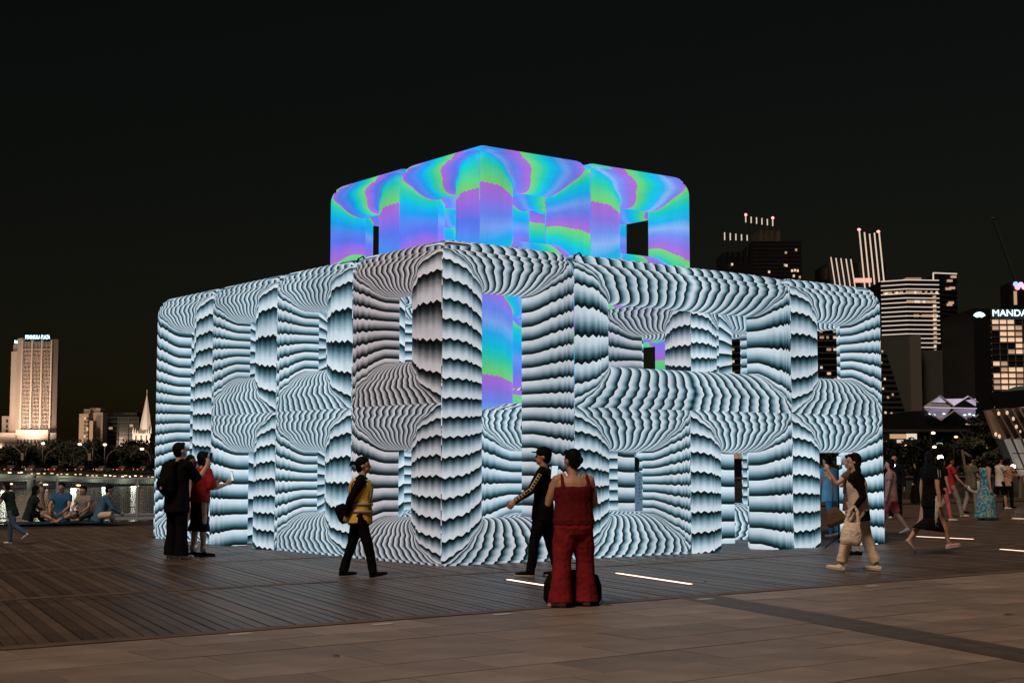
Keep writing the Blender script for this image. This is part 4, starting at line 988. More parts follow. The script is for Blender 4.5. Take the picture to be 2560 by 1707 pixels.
#PART3
# ------------------------------------------------------------------ people
REM = []
def rem(mb, name, m, parent, voxel, smooth=4, **kw):
    o = mb.obj(name, m, parent, smooth=True, **kw); REM.append((o, voxel, smooth)); return o
SKIN = {'tan': pmat('skin tan', (0.46, 0.25, 0.165), 0.55, noise=0.08, nscale=20), 'fair': pmat('skin fair', (0.58, 0.36, 0.27), 0.55, noise=0.08, nscale=20), 'deep': pmat('skin deep', (0.24, 0.12, 0.075), 0.55, noise=0.08, nscale=20)}
M_hair = pmat('black hair', (0.0035, 0.003, 0.0028), 0.6, bump=0.8, bscale=70, spec=0.12)
M_eye = pmat('dark eye', (0.01, 0.008, 0.007), 0.3)
M_lip = pmat('lip', (0.25, 0.09, 0.075), 0.5)
def cloth(name, c, noise=0.18, rough=0.9, bump=0.5, bs=22): return pmat('cloth ' + name, c, rough, noise=noise, nscale=7, bump=bump, bscale=bs, spec=0.12)
BLK = cloth('black', (0.0035, 0.0035, 0.0042)); NAVY = cloth('dark navy', (0.005, 0.007, 0.012)); RED = cloth('red', (0.36, 0.026, 0.032)); WINE = cloth('wine', (0.20, 0.014, 0.019), 0.25, 0.8, 0.6)
WINE2 = cloth('wine knit', (0.115, 0.009, 0.013)); YEL = cloth('yellow vest', (0.80, 0.54, 0.10)); CREAM = cloth('cream', (0.74, 0.60, 0.47)); BEIGE = cloth('beige', (0.66, 0.52, 0.40)); WHITE = cloth('white', (0.62, 0.58, 0.54))
SKYB = cloth('sky blue', (0.22, 0.48, 0.66)); BLUE = cloth('blue', (0.025, 0.12, 0.26)); DENIM = cloth('denim', (0.05, 0.10, 0.17)); PINK = cloth('pink', (0.52, 0.30, 0.28)); ROSE = cloth('rose', (0.58, 0.14, 0.17)); GREY = cloth('grey', (0.26, 0.24, 0.22)); CORAL = cloth('coral', (0.50, 0.25, 0.17)); BROWN = cloth('brown', (0.12, 0.075, 0.05)); DKGR = cloth('dark green', (0.015, 0.03, 0.025)); CHAMB = cloth('chambray', (0.06, 0.14, 0.24))
def spotted(name, base, dots, scale, thr, kind='dots'):
    m = bpy.data.materials.new('cloth ' + name); m.use_nodes = True; nt = m.node_tree; b = nt.nodes['Principled BSDF']; b.inputs['Roughness'].default_value = 0.85
    tc = nt.nodes.new('ShaderNodeTexCoord')
    if kind == 'dots':
        v = nt.nodes.new('ShaderNodeTexVoronoi'); v.inputs['Scale'].default_value = scale; v.inputs['Randomness'].default_value = 0.35; out_ = v.outputs['Distance']
    else:
        v = nt.nodes.new('ShaderNodeTexNoise'); v.inputs['Scale'].default_value = scale; v.inputs['Detail'].default_value = 2; out_ = v.outputs[0]
    nt.links.new(tc.outputs['Object'], v.inputs['Vector'])
    r = nt.nodes.new('ShaderNodeValToRGB'); r.color_ramp.interpolation = 'CONSTANT' if kind == 'dots' else 'LINEAR'
    e = r.color_ramp.elements
    st = [(0.0, dots), (thr, base)] if kind == 'dots' else dots
    while len(e) < len(st): e.new(0.5)
    for i, (p, c) in enumerate(st): e[i].position = p; e[i].color = (*c, 1)
    nt.links.new(out_, r.inputs[0]); nt.links.new(r.outputs[0], b.inputs['Base Color']); return m
DOTS = spotted('blue dotted', (0.42, 0.55, 0.68), (0.02, 0.02, 0.04), 16, 0.24)
FLORAL = spotted('blue floral', None, [(0.0, (0.01, 0.05, 0.09)), (0.42, (0.02, 0.16, 0.28)), (0.50, (0.05, 0.30, 0.40)), (0.56, (0.45, 0.42, 0.36)), (0.62, (0.03, 0.20, 0.16)), (0.75, (0.02, 0.12, 0.2))], 14, 0, 'noise')
CAMO = spotted('patterned shirt', None, [(0.0, (0.03, 0.03, 0.025)), (0.46, (0.07, 0.06, 0.045)), (0.53, (0.24, 0.20, 0.15)), (0.60, (0.05, 0.05, 0.04)), (0.8, (0.2, 0.17, 0.13))], 30, 0, 'noise')

def vdir(a):
    if len(a) == 3: return Vector(a).normalized()
    p, ab = R(a[0]), R(a[1])
    return Vector((math.sin(ab), math.sin(p) * math.cos(ab), -math.cos(p) * math.cos(ab)))
def person(label, loc, face, h=1.65, skin='tan', lean=(0, 0), legs=((4, 0, 2, 0), (-4, -8, 2, 0)), arms=(((5, 10), (12, 4)), ((5, 10), (12, 4))), head=(0, 0),
           hair='short', top=None, sleeve=0.5, torso=1.0, bottom=None, bkind='trousers', shoes=None, sole=None, near=True, belly=1.0, leg_w=1.0, group=None, hand_open=0.5, strap=False, shirt_len=0.10, top_loose=1.0):
    """face: world heading in degrees, 0 = away from the camera, 90 = to the left. legs: (thigh pitch, shin pitch, abduct, foot pitch) right then left."""
    vox = 0.0085 if near else 0.016
    up = Vector((math.sin(R(lean[1])), math.sin(R(lean[0])), math.cos(R(lean[0])))).normalized()
    P = Vector((0, 0, 0)); neck = P + up * 0.295 * h; chest = P + up * 0.20 * h
    hy, hp = R(head[0]), R(head[1])
    HM = Matrix.Rotation(hy, 3, 'Z') @ Matrix.Rotation(-hp, 3, 'X') @ Matrix.Rotation(-R(lean[0]) * 0.6, 3, 'X')
    Hc = neck + (up * 0.6 + Vector((0, 0, 0.4))).normalized() * 0.098 * h + HM @ Vector((0, 0.012 * h, 0))
    J = {}
    for i, sd_ in enumerate((1, -1)):
        L = legs[i]
        hip = P + Vector((sd_ * 0.052 * h, 0, -0.01 * h))
        td = vdir(L[0]) if isinstance(L[0], tuple) else vdir((L[0], sd_ * L[2])); sdv = vdir(L[1]) if isinstance(L[1], tuple) else vdir((L[1], sd_ * L[2] * 0.5))
        knee = hip + td * 0.245 * h; ank = knee + sdv * 0.24 * h
        fp = R(L[3]); yaw_ = L[4] if len(L) > 4 else 6
        fd = Vector((sd_ * math.sin(R(yaw_)), math.cos(R(yaw_)) * math.cos(fp), math.sin(fp)))
        J['leg', i] = (hip, knee, ank, fd)
        A = arms[i]
        sh = neck + Vector((sd_ * 0.105 * h * (0.9 + 0.1 * torso), 0, 0)) - up * 0.028 * h
        def ad(a): return Vector((sd_ * a[0], a[1], a[2])).normalized() if len(a) == 3 else vdir((a[0], sd_ * a[1]))
        d1, d2 = ad(A[0]), ad(A[1])
        el = sh + d1 * 0.17 * h; wr = el + d2 * 0.15 * h
        d3 = ad(A[2]) if len(A) > 2 else d2
        J['arm', i] = (sh, el, wr, d3)
    zmin = min(min(J['leg', i][2].z + min(0, J['leg', i][3].z * 0.13 * h) for i in (0, 1)) - 0.042 * h, -0.085 * h)
    off = Vector((0, 0, -zmin))
    for k_ in list(J): J[k_] = tuple(p + off for p in J[k_][:3]) + (J[k_][3],)
    P, neck, chest, Hc = P + off, neck + off, chest + off, Hc + off
    # --- body, one surface
    b = MB(); w_ = torso
    tp = lambda t: P + up * (t * h)
    prof = [(-0.07, 0.070, 0.058), (-0.02, 0.094, 0.070), (0.06, 0.083, 0.062), (0.12, 0.080, 0.060), (0.20, 0.093, 0.066), (0.25, 0.094, 0.060), (0.285, 0.060, 0.045)]
    b.tube([tp(t) for t, _, _ in prof], [(rx * h * w_, ry * h * belly) for _, rx, ry in prof], 14)
    b.tube([neck - up * 0.03 * h, Hc - Vector((0, 0, 0.03 * h))], [0.036 * h, 0.031 * h], 10)
    b.ball(Hc + HM @ Vector((0, -0.004 * h, 0.010 * h)), (0.045 * h, 0.056 * h, 0.057 * h), HM, 16, 12)
    b.ball(Hc + HM @ Vector((0, 0.016 * h, -0.030 * h)), (0.034 * h, 0.036 * h, 0.037 * h), HM, 12, 10)
    b.ball(Hc + HM @ Vector((0, 0.034 * h, -0.054 * h)), (0.017 * h, 0.017 * h, 0.013 * h), HM, 8, 6)
    b.tube([Hc + HM @ Vector((0, 0.050 * h, 0.006 * h)), Hc + HM @ Vector((0, 0.062 * h, -0.017 * h)), Hc + HM @ Vector((0, 0.050 * h, -0.024 * h))], [0.006 * h, 0.0095 * h, 0.008 * h], 8)
    for sd_ in (1, -1): b.ball(Hc + HM @ Vector((sd_ * 0.046 * h, -0.006 * h, -0.008 * h)), (0.007 * h, 0.013 * h, 0.018 * h), HM, 8, 6)
    for i, sd_ in enumerate((1, -1)):
        hip, knee, ank, fd = J['leg', i]
        mid = (knee + ank) / 2 - (ank - knee).normalized().cross(Vector((1, 0, 0))) * 0.0
        b.tube([hip, hip.lerp(knee, 0.5), knee, knee.lerp(ank, 0.35), knee.lerp(ank, 0.7), ank], [0.052 * h * leg_w, 0.045 * h * leg_w, 0.032 * h * leg_w, 0.033 * h * leg_w, 0.024 * h, 0.020 * h], 10)
        he = ank - Vector((0, 0, 0.022 * h)) - fd * 0.025 * h; to = he + fd * 0.135 * h
        b.tube([ank, he + Vector((0, 0, 0.004 * h)), he.lerp(to, 0.5), to], [0.021 * h, 0.019 * h, (0.024 * h, 0.017 * h), (0.022 * h, 0.011 * h)], 8)
        sh, el, wr, d3 = J['arm', i]
        b.tube([neck.lerp(sh, 0.45), sh, sh.lerp(el, 0.5), el, el.lerp(wr, 0.35), wr], [0.036 * h, 0.036 * h, 0.029 * h * (0.6 + .4 * w_), 0.0225 * h, 0.023 * h, 0.0145 * h], 10)
        # hand: palm, four fingers of different length, thumb from the side of the palm
        inw = Vector((-sd_, 0.25, 0)); inw = (inw - d3 * inw.dot(d3)).normalized(); spv = d3.cross(inw).normalized()
        if spv.y < 0 and abs(d3.z) > 0.5: spv = -spv
        b.tube([wr - d3 * 0.004 * h, wr + d3 * 0.028 * h, wr + d3 * 0.052 * h], [(0.016 * h, 0.011 * h), (0.023 * h, 0.012 * h), (0.024 * h, 0.010 * h)], 10, lat=spv)
        cu = hand_open
        for q_, ln in ((-1.5, 0.034), (-0.5, 0.041), (0.5, 0.043), (1.5, 0.039)):
            f0 = wr + d3 * 0.036 * h + spv * (q_ * 0.0125 * h); f1 = f0 + (d3 * (1 - 0.35 * cu) + inw * 0.5 * cu).normalized() * ln * 0.5 * h; f2 = f1 + (d3 * (1 - 0.8 * cu) + inw * 1.0 * cu).normalized() * ln * 0.55 * h
            b.tube([f0, f1, f2], [0.0062 * h, 0.0058 * h, 0.0048 * h], 6)
        t0 = wr + d3 * 0.014 * h + spv * 0.018 * h; t1 = t0 + (d3 * 0.7 + spv * 0.7 + inw * 0.3).normalized() * 0.026 * h; t2 = t1 + (d3 * 0.9 + spv * 0.2 + inw * 0.4).normalized() * 0.022 * h
        b.tube([t0, t1, t2], [0.0078 * h, 0.0068 * h, 0.0055 * h], 6)
    root = rem(b, 'person', SKIN[skin], None, vox, 5 if near else 3, label=label, cat='person', group=group)
    root.location = (loc[0], loc[1], loc[2] if len(loc) > 2 else 0.0); root.rotation_euler = (0, 0, R(face))
    # --- face pieces
    if near:
        for sd_ in (1, -1):
            e = MB(); e.ball(Hc + HM @ Vector((sd_ * 0.018 * h, 0.0475 * h, 0.002 * h)), (0.0068 * h, 0.0045 * h, 0.0042 * h), HM, 8, 6); e.obj('eye', M_eye, root, smooth=True)
        e = MB(); e.ball(Hc + HM @ Vector((0, 0.050 * h, -0.036 * h)), (0.013 * h, 0.0045 * h, 0.0042 * h), HM, 8, 6); e.obj('mouth', M_lip, root, smooth=True)
    # --- top
    if top is not None:
        t = MB(); g = 1.10 * w_ * top_loose; gb = 1.16 * belly * top_loose
        if sleeve < 0:      # tank top with low back
            prof2 = [(-shirt_len, 0.100, 0.078), (-0.02, 0.099, 0.076), (0.06, 0.090, 0.070), (0.12, 0.087, 0.068), (0.19, 0.097, 0.073), (0.222, 0.098, 0.066)]
        else:
            prof2 = [(-shirt_len, 0.103, 0.082), (-0.02, 0.100, 0.078), (0.06, 0.091, 0.071), (0.12, 0.088, 0.069), (0.20, 0.098, 0.074), (0.25, 0.099, 0.067), (0.285, 0.066, 0.052), (0.300, 0.042, 0.042)]
        t.tube([tp(q_) for q_, _, _ in prof2], [(rx * h * g / 1.04, ry * h * gb / 1.06) for _, rx, ry in prof2], 16)
        for i, sd_ in enumerate((1, -1)):
            sh, el, wr, d3 = J['arm', i]
            if sleeve < 0:
                for dy in (0.03, -0.045):
                    a0 = tp(0.215) + Vector((sd_ * 0.062 * h * w_, dy * h * belly * 1.2, 0)); a1 = tp(0.272) + Vector((sd_ * 0.062 * h * w_, dy * 0.2 * h, 0.028 * h))
                    t.tube([a0, a0.lerp(a1, 0.6) + Vector((0, dy * 0.25 * h, 0)), a1], 0.013 * h, 6)
            elif sleeve > 0:
                full = [neck.lerp(sh, 0.4), sh, sh.lerp(el, 0.5), el, el.lerp(wr, 0.5), wr]; rads = [0.040, 0.043, 0.037, 0.031, 0.028, 0.022]
                n_ = {0.5: 3, 0.75: 4, 0.9: 5, 1.0: 6}.get(sleeve, 4)
                rr = [r_ * h * (0.75 + 0.25 * w_) * (1.0 if sleeve >= 0.9 else 1.0 + 0.12 * j) * top_loose for j, r_ in enumerate(rads[:n_])]
                t.tube(full[:n_], rr, 10)
        rem(t, 'shirt', top, root, vox * 1.1, 3)
    # --- bottom
    if bottom is not None:
        t = MB()
        t.tube([tp(-0.085), tp(-0.04), tp(0.0), tp(0.045)], [(0.082 * h * w_, 0.070 * h * belly), (0.102 * h * w_, 0.080 * h * belly), (0.101 * h * w_, 0.078 * h * belly), (0.092 * h * w_, 0.071 * h * belly)], 14)
        if bkind in ('skirt', 'longdress', 'mididress'):
            kz = {'skirt': 0.24, 'longdress': 0.035, 'mididress': 0.28}[bkind] * h; fl_ = {'skirt': 0.92, 'longdress': 1.55, 'mididress': 1.2}[bkind]
            k0, k1 = J['leg', 0], J['leg', 1]
            cm = (k0[1] + k1[1]) / 2; ca = (k0[2] + k1[2]) / 2
            t.tube([tp(0.0), Vector((cm.x, cm.y * 0.6, P.z * 0.62)), Vector((ca.x, (cm.y + ca.y) / 2, kz))], [(0.100 * h * w_, 0.078 * h), (0.105 * h * fl_, 0.095 * h * fl_), (0.115 * h * fl_, 0.105 * h * fl_ + abs(k0[2].y - k1[2].y) * 0.3)], 16)
        else:
            for i in (0, 1):
                hip, knee, ank, fd = J['leg', i]
                if bkind == 'shorts': pts = [hip, hip.lerp(knee, 0.5), knee - (knee - hip) * 0.02]; rr = [0.060, 0.058, 0.056]
                elif bkind == 'culottes': pts = [hip, hip.lerp(knee, 0.5), knee, knee.lerp(ank, 0.32)]; rr = [0.062, 0.062, 0.060, 0.064]
                elif bkind == 'wide': pts = [hip, hip.lerp(knee, 0.5), knee, knee.lerp(ank, 0.5), ank + Vector((0, 0, 0.02 * h)), ank + Vector((0, 0, -0.012 * h))]; rr = [0.063, 0.060, 0.049, 0.053, 0.062, 0.066]
                elif bkind == 'slim': pts = [hip, hip.lerp(knee, 0.5), knee, knee.lerp(ank, 0.4), ank]; rr = [0.058, 0.050, 0.037, 0.036, 0.026]
                elif bkind == 'cropped': pts = [hip, hip.lerp(knee, 0.5), knee, knee.lerp(ank, 0.45), knee.lerp(ank, 0.88)]; rr = [0.062, 0.056, 0.046, 0.043, 0.041]
                else: pts = [hip, hip.lerp(knee, 0.5), knee, knee.lerp(ank, 0.45), ank + Vector((0, 0, -0.012 * h))]; rr = [0.060, 0.053, 0.043, 0.040, 0.036]
                t.tube(pts, [r_ * h * leg_w for r_ in rr], 12)
        rem(t, {'skirt': 'skirt', 'longdress': 'dress', 'mididress': 'dress', 'shorts': 'shorts'}.get(bkind, 'trousers'), bottom, root, vox * 1.1, 4)
    # --- shoes
    if shoes is not None:
        for i in (0, 1):
            hip, knee, ank, fd = J['leg', i]; t = MB()
            he = ank - Vector((0, 0, 0.022 * h)) - fd * 0.034 * h; to = he + fd * 0.152 * h
            t.tube([ank + Vector((0, 0, 0.004 * h)) - fd * 0.008 * h, ank - Vector((0, 0, 0.012 * h)), he.lerp(to, 0.45) + Vector((0, 0, 0.004 * h))], [0.024 * h, (0.027 * h, 0.03 * h), (0.026 * h, 0.018 * h)], 8)
            t.tube([he, he.lerp(to, 0.35), he.lerp(to, 0.75), to], [(0.022 * h, 0.021 * h), (0.027 * h, 0.020 * h), (0.029 * h, 0.016 * h), (0.018 * h, 0.010 * h)], 10)
            so = rem(t, 'shoe', shoes, root, vox, 2)
            if sole is not None:
                t = MB(); dn = Vector((0, 0, -0.014 * h))
                t.tube([he + dn, he.lerp(to, 0.4) + dn, he.lerp(to, 0.75) + dn, to + dn + fd * 0.004 * h], [(0.024 * h, 0.0075 * h), (0.029 * h, 0.0075 * h), (0.031 * h, 0.0075 * h), (0.019 * h, 0.006 * h)], 10)
                t.obj('sole', sole, so, smooth=True)
    # --- hair
    hb = MB(); top_c = Hc + HM @ Vector((0, -0.014 * h, 0.020 * h))
    if hair != 'bald':
        hb.ball(top_c, (0.051 * h, 0.056 * h, 0.056 * h), HM, 16, 12)
        hb.ball(Hc + HM @ Vector((0, -0.030 * h, -0.010 * h)), (0.047 * h, 0.036 * h, 0.046 * h), HM, 12, 10)
        for q_ in range(7):      # uneven front line
            a = -0.9 + 0.3 * q_; hb.ball(Hc + HM @ Vector((0.042 * h * math.sin(a), 0.036 * h * math.cos(a), 0.045 * h + 0.004 * h * ((q_ * 37) % 3))), 0.014 * h, None, 7, 5)
    if hair == 'bun': hb.ball(Hc + HM @ Vector((0, -0.072 * h, 0.018 * h)), (0.026 * h, 0.026 * h, 0.027 * h), HM)
    if hair == 'bun_low': hb.ball(Hc + HM @ Vector((0.012 * h, -0.066 * h, 0.002 * h)), (0.024 * h, 0.020 * h, 0.026 * h), HM)
    if hair in ('long', 'verylong', 'bob'):
        dz = {'bob': 0.07, 'long': 0.13, 'verylong': 0.27}[hair] * h
        for sx in (-1, 0, 1):
            a0 = Hc + HM @ Vector((sx * 0.034 * h, -0.026 * h, 0.02 * h)); a1 = Hc + HM @ Vector((sx * 0.043 * h, -0.034 * h if sx == 0 else -0.02 * h, -0.04 * h)); a2 = Vector((a1.x * 0.9, a1.y - 0.02 * h, a1.z - dz + 0.05 * h))
            hb.tube([a0, a1, a1.lerp(a2, 0.5), a2], [0.026 * h, 0.024 * h, 0.024 * h, 0.012 * h], 8)
    if hair == 'pony':
        a0 = Hc + HM @ Vector((0, -0.06 * h, 0.012 * h)); hb.tube([a0, a0 + HM @ Vector((0, -0.035 * h, 0.012 * h)), a0 + HM @ Vector((0, -0.055 * h, -0.02 * h))], [0.016 * h, 0.018 * h, 0.008 * h], 8)
    if hb.v: rem(hb, 'hair', M_hair, root, vox, 3)
    if hair == 'cap' or hair == 'hat':
        cm_ = BLK if hair == 'cap' else CREAM
        t = MB(); t.ball(Hc + HM @ Vector((0, -0.006 * h, 0.030 * h)), (0.055 * h, 0.064 * h, 0.050 * h), HM, 16, 10)
        c_ = rem(t, 'cap', cm_, root, vox, 2)
        t = MB(); t.ball(Hc + HM @ Vector((0, 0.060 * h, 0.030 * h)), (0.044 * h, 0.036 * h, 0.006 * h), HM, 14, 8)
        if hair == 'hat': t.ball(Hc + HM @ Vector((0, 0.0, 0.018 * h)), (0.085 * h, 0.09 * h, 0.007 * h), HM, 16, 8)
        t.obj('brim', cm_, c_, smooth=True)
    root['_'] = 0; del root['_']
    Mw = Matrix.Translation(root.location) @ Matrix.Rotation(R(face), 4, 'Z')
    J['head'] = Hc; J['neck'] = neck; J['P'] = P; J['up'] = up; J['W'] = Mw; J['HM'] = HM; J['h'] = h
    return root, J
M_phone = pmat('phone body', (0.02, 0.02, 0.022), 0.3); M_screen = pmat('phone screen', (0.3, 0.4, 0.5), 0.3, em=(0.70, 0.88, 1.0), es=0.8)
def phone(J, arm, off, label, tilt=(0, 0, 0), lit=True, screen_away=False):
    sh, el, wr, d3 = J['arm', arm]; h = J['h']
    p = J['W'] @ (wr + d3 * 0.06 * h + Vector(off))
    r = empty('phone', p, 0, label, 'phone'); r.rotation_euler = tuple(R(a) for a in tilt)
    m = MB(); m.box(-0.037, 0.037, -0.004, 0.004, -0.075, 0.075); o = m.obj('body', M_phone, r); bevel(o.data, 0.003, 1)
    m = MB(); m.box(-0.033, 0.033, -0.0052, -0.0042, -0.069, 0.069); m.obj('screen', M_screen if lit else M_phone, r)
    return r
def G2(x, y): p = gnd(x, y); return (p.x, p.y, 0)
M_soleW = pmat('pale sole', (0.55, 0.47, 0.40), 0.7); M_soleB = pmat('dark sole', (0.02, 0.02, 0.02), 0.8)

# 1 man in black photographing, seen from behind on the left
pm, J1 = person('man in black t-shirt and wide black trousers raising a phone, seen from behind', G2(440, 1396), -38, 1.77, 'fair', legs=((0, 0, 3, 0), (1, -1, 3, 0)), lean=(2, 0),
    arms=(((40, 8), (0.15, 0.55, 0.9), (-0.1, 0.5, 0.9)), ((38, 5), (-0.35, 0.5, 0.95), (-0.2, 0.5, 0.9))), head=(-14, -14), hair='short', top=BLK, sleeve=0.75, bottom=BLK, bkind='wide', shoes=WHITE, sole=M_soleW, torso=1.12, top_loose=1.08, shirt_len=0.14)
phone(J1, 0, (0.02, 0.02, 0.03), 'phone raised in front of the face of the man in black', (0, 0, -38), False)
# backpack
def place(J, v): return J['W'] @ Vector(v)
c = J1['P'] + Vector((0, -0.19, 0.26)); bpk = empty('backpack', J1['W'] @ c, R(-38), 'black backpack worn by the man in black', 'backpack')
t = MB(); t.tube([(0, 0, -0.24), (0, -0.01, -0.18), (0, 0, 0.05), (0, 0.02, 0.22), (0, 0.03, 0.27)], [(0.10, 0.06), (0.15, 0.10), (0.15, 0.11), (0.13, 0.08), (0.06, 0.04)], 14); rem(t, 'bag', BLK, bpk, 0.012, 3)
t = MB(); t.tube([(0, -0.10, -0.17), (0, -0.12, -0.06), (0, -0.10, 0.02)], [(0.10, 0.03), (0.11, 0.05), (0.10, 0.03)], 10); rem(t, 'pocket', BLK, bpk, 0.012, 2)
for sx in (-1, 1):
    t = MB(); t.tube([(sx * 0.09, 0.02, 0.22), (sx * 0.11, 0.14, 0.30), (sx * 0.12, 0.30, 0.20), (sx * 0.12, 0.26, -0.02), (sx * 0.12, 0.06, -0.14)], (0.022, 0.006), 6); t.obj('strap', BLK, bpk, smooth=True)
t = MB(); t.box(0.03, 0.06, -0.165, -0.155, -0.15, -0.11); t.obj('tag', M_kick, bpk)
# 2 woman in red top
p2, J2 = person('woman in red t-shirt and long dark skirt holding out a phone', G2(497, 1391), -52, 1.64, 'fair', legs=((2, 0, 3, 0), (-2, -6, 3, 0)), lean=(4, 0),
    arms=(((14, 14), (0.0, 1.0, 0.30), (0, 0.7, 0.7)), ((18, 8), (-0.15, 1.0, 0.28), (0, 0.7, 0.7))), head=(-6, -10), hair='bob', top=RED, sleeve=0.75, bottom=NAVY, bkind='skirt', shoes=BLK, sole=M_soleB, torso=1.02, top_loose=1.12, shirt_len=0.02)
phone(J2, 0, (0, 0.03, 0.06), 'lit phone held up by the woman in the red t-shirt', (10, 0, -52))
for i in (0, 1):
    hip, knee, ank, fd = J2['leg', i]; t = MB(); t.tube([ank + Vector((0, 0, 0.10)), ank + Vector((0, 0, 0.02))], [0.046, 0.044], 10); t.obj('sock', WHITE, p2, smooth=True)
# 2b hidden person between them
person('person in pink shorts mostly hidden between the man in black and the woman in red', G2(472, 1373), 10, 1.60, 'fair', legs=((8, 2, 2, 0), (-6, -14, 2, 0)), hair='long', top=PINK, bottom=PINK, bkind='shorts', shoes=WHITE, near=False)
# 3 guard in hi-vis vest walking right
p3, J3 = person('guard in yellow hi-vis vest walking right with hands behind the back', G2(897, 1441), -86, 1.56, 'fair', legs=((17, 12, 2, 8), (-14, -18, 2, 0)), lean=(3, 0),
    arms=(((-30, 7), (-0.25, -0.22, -0.9), (-0.4, -0.1, -0.9)), ((-30, 6), (-0.3, -0.25, -0.88), (-0.4, -0.1, -0.9))), head=(0, -2), hair='pony', top=BLK, sleeve=1.0, bottom=BLK, bkind='trousers', shoes=BLK, torso=1.02)
t = MB(); h = 1.56; U3 = J3['up']; P3 = J3['P']
prof3 = [(-0.085, 0.112, 0.093), (-0.02, 0.110, 0.090), (0.06, 0.103, 0.083), (0.12, 0.101, 0.081), (0.20, 0.108, 0.086), (0.245, 0.100, 0.078), (0.280, 0.070, 0.060)]
t.tube([P3 + U3 * (q * h) for q, _, _ in prof3], [(a * h * 0.98, b_ * h * 1.22) for _, a, b_ in prof3], 18); vest = rem(t, 'vest', YEL, p3, 0.010, 2)
M_refl = pmat('grey reflective tape', (0.38, 0.33, 0.28), 0.35)
for q in (0.015, 0.075):
    t = MB(); a, b_ = (0.113, 0.093) if q < 0.05 else (0.107, 0.088)
    t.tube([P3 + U3 * ((q - 0.011) * h), P3 + U3 * ((q + 0.011) * h)], [(a * h * 1.0, b_ * h * 1.25)] * 2, 24); t.obj('reflective_band', M_refl, vest, smooth=True)
for sx in (1, -1):
    t = MB(); pts = [P3 + U3 * (q * h) + Vector((sx * x_ * h * 1.12, y_ * h * 1.2, 0)) for q, x_, y_ in ((0.09, 0.085, 0.062), (0.15, 0.075, 0.072), (0.21, 0.072, 0.074), (0.262, 0.066, 0.052), (0.288, 0.060, 0.0), (0.262, 0.066, -0.055), (0.20, 0.075, -0.078), (0.09, 0.085, -0.066))]
    t.tube(pts, (0.018, 0.007), 6); t.obj('reflective_brace', M_refl, vest, smooth=True)
g_ = J3['W'] @ (J3['P'] + Vector((0.02, -0.22, 0.02)))
t = MB(); t.tube([(0, 0, -0.16), (0, 0.01, -0.1), (0, 0, 0.05), (0, 0, 0.10)], [(0.03, 0.06), (0.045, 0.09), (0.04, 0.09), (0.02, 0.05)], 12)
o = rem(t, 'pouch', BLK, None, 0.01, 2, label='black pouch held behind the back of the guard in the yellow vest', cat='bag'); o.location = g_; o.rotation_euler = (R(20), 0, R(-86))
# 4 man in cap and track jacket walking left
p4, J4 = person('man in black cap and black track jacket striding left', G2(1358, 1441), 78, 1.66, 'tan', legs=((-9, -16, 2, -4), (13, 8, 2, 0)), lean=(-2, 0),
    arms=(((-6, 8), (6, 4)), ((28, 26), (0.42, 0.75, -0.55), (0.4, 0.6, -0.7))), head=(8, -2), hair='cap', top=BLK, sleeve=1.0, bottom=BLK, bkind='trousers', shoes=BLK, sole=M_soleW, torso=1.05)
sh, el, wr, d3 = J4['arm', 1]
M_gold = pmat('cream sleeve tape', (0.50, 0.36, 0.22), 0.8)
ax = [sh.lerp(el, 0.15), el, wr]
outv = Vector((-1, -0.25, 0.35)).normalized()
def on_arm(t_, push):
    p = ax[0].lerp(ax[1], t_ * 2) if t_ < 0.5 else ax[1].lerp(ax[2], t_ * 2 - 1)
    r_ = (0.060 - 0.022 * t_) * 1.0
    return p + outv * (r_ + push)
t = MB(); t.tube([on_arm(i / 12, 0.001) for i in range(13)], (0.004, 0.026), 6, lat=outv); tp4 = t.obj('sleeve_tape', M_gold, p4, smooth=True)
for i in range(11):
    t = MB(); a0, a1 = on_arm((i + 0.30) / 11.5, 0.006), on_arm((i + 0.82) / 11.5, 0.006); t.tube([a0, a1], (0.003, 0.015), 6, lat=outv); t.obj('tape_mark', BLK, tp4)
# 5 woman in red with bags at her feet
p5, J5 = person('woman in red tank top and wide red trousers with her back to the camera', G2(1435, 1516), 14, 1.60, 'tan', legs=((4, 2, 6, 0, 14), (-2, -4, 7, 0, 20)), lean=(2, 0),
    arms=(((12, 16), (-0.4, 0.9, 0.5), (-0.3, 0.7, 0.6)), ((10, 18), (-0.35, 0.8, 0.75), (-0.3, 0.5, 0.8))), head=(28, -4), hair='bun_low', top=WINE2, sleeve=-1, bottom=WINE, bkind='wide', shoes=WHITE, sole=M_soleW, torso=1.34, belly=1.22, leg_w=1.22, shirt_len=-0.01)
phone(J5, 1, (0.03, 0.0, 0.10), 'lit phone held at the shoulder of the woman in red', (20, 0, 10))
p = J5['W'] @ Vector((0.075, 0.30, 0)); t = MB(); t.tube([(0, 0, 0.0), (0, 0, 0.05), (0, 0, 0.20), (0.01, 0, 0.31), (0.01, 0, 0.35)], [(0.27, 0.13), (0.31, 0.16), (0.305, 0.15), (0.26, 0.10), (0.13, 0.05)], 16)
o = rem(t, 'bag', BLK, None, 0.012, 3, label='wide black bag on the ground behind the legs of the woman in red', cat='bag'); o.location = (p.x, p.y, 0); o.rotation_euler = (0, 0, R(6))
t = MB(); t.tube([(-0.10, 0, 0.33), (-0.07, 0, 0.42), (0.07, 0, 0.42), (0.10, 0, 0.33)], 0.012, 6); t.obj('handle', BLK, o, smooth=True)
# 6 person in dotted dress inside the pavilion
person('woman in blue dotted dress standing inside the pavilion', tuple(at(1588, 1300, 25.6).xy) + (0,), 60, 1.56, 'fair', hair='verylong', top=DOTS, sleeve=0.5, bottom=DOTS, bkind='longdress', shoes=WHITE, near=False)
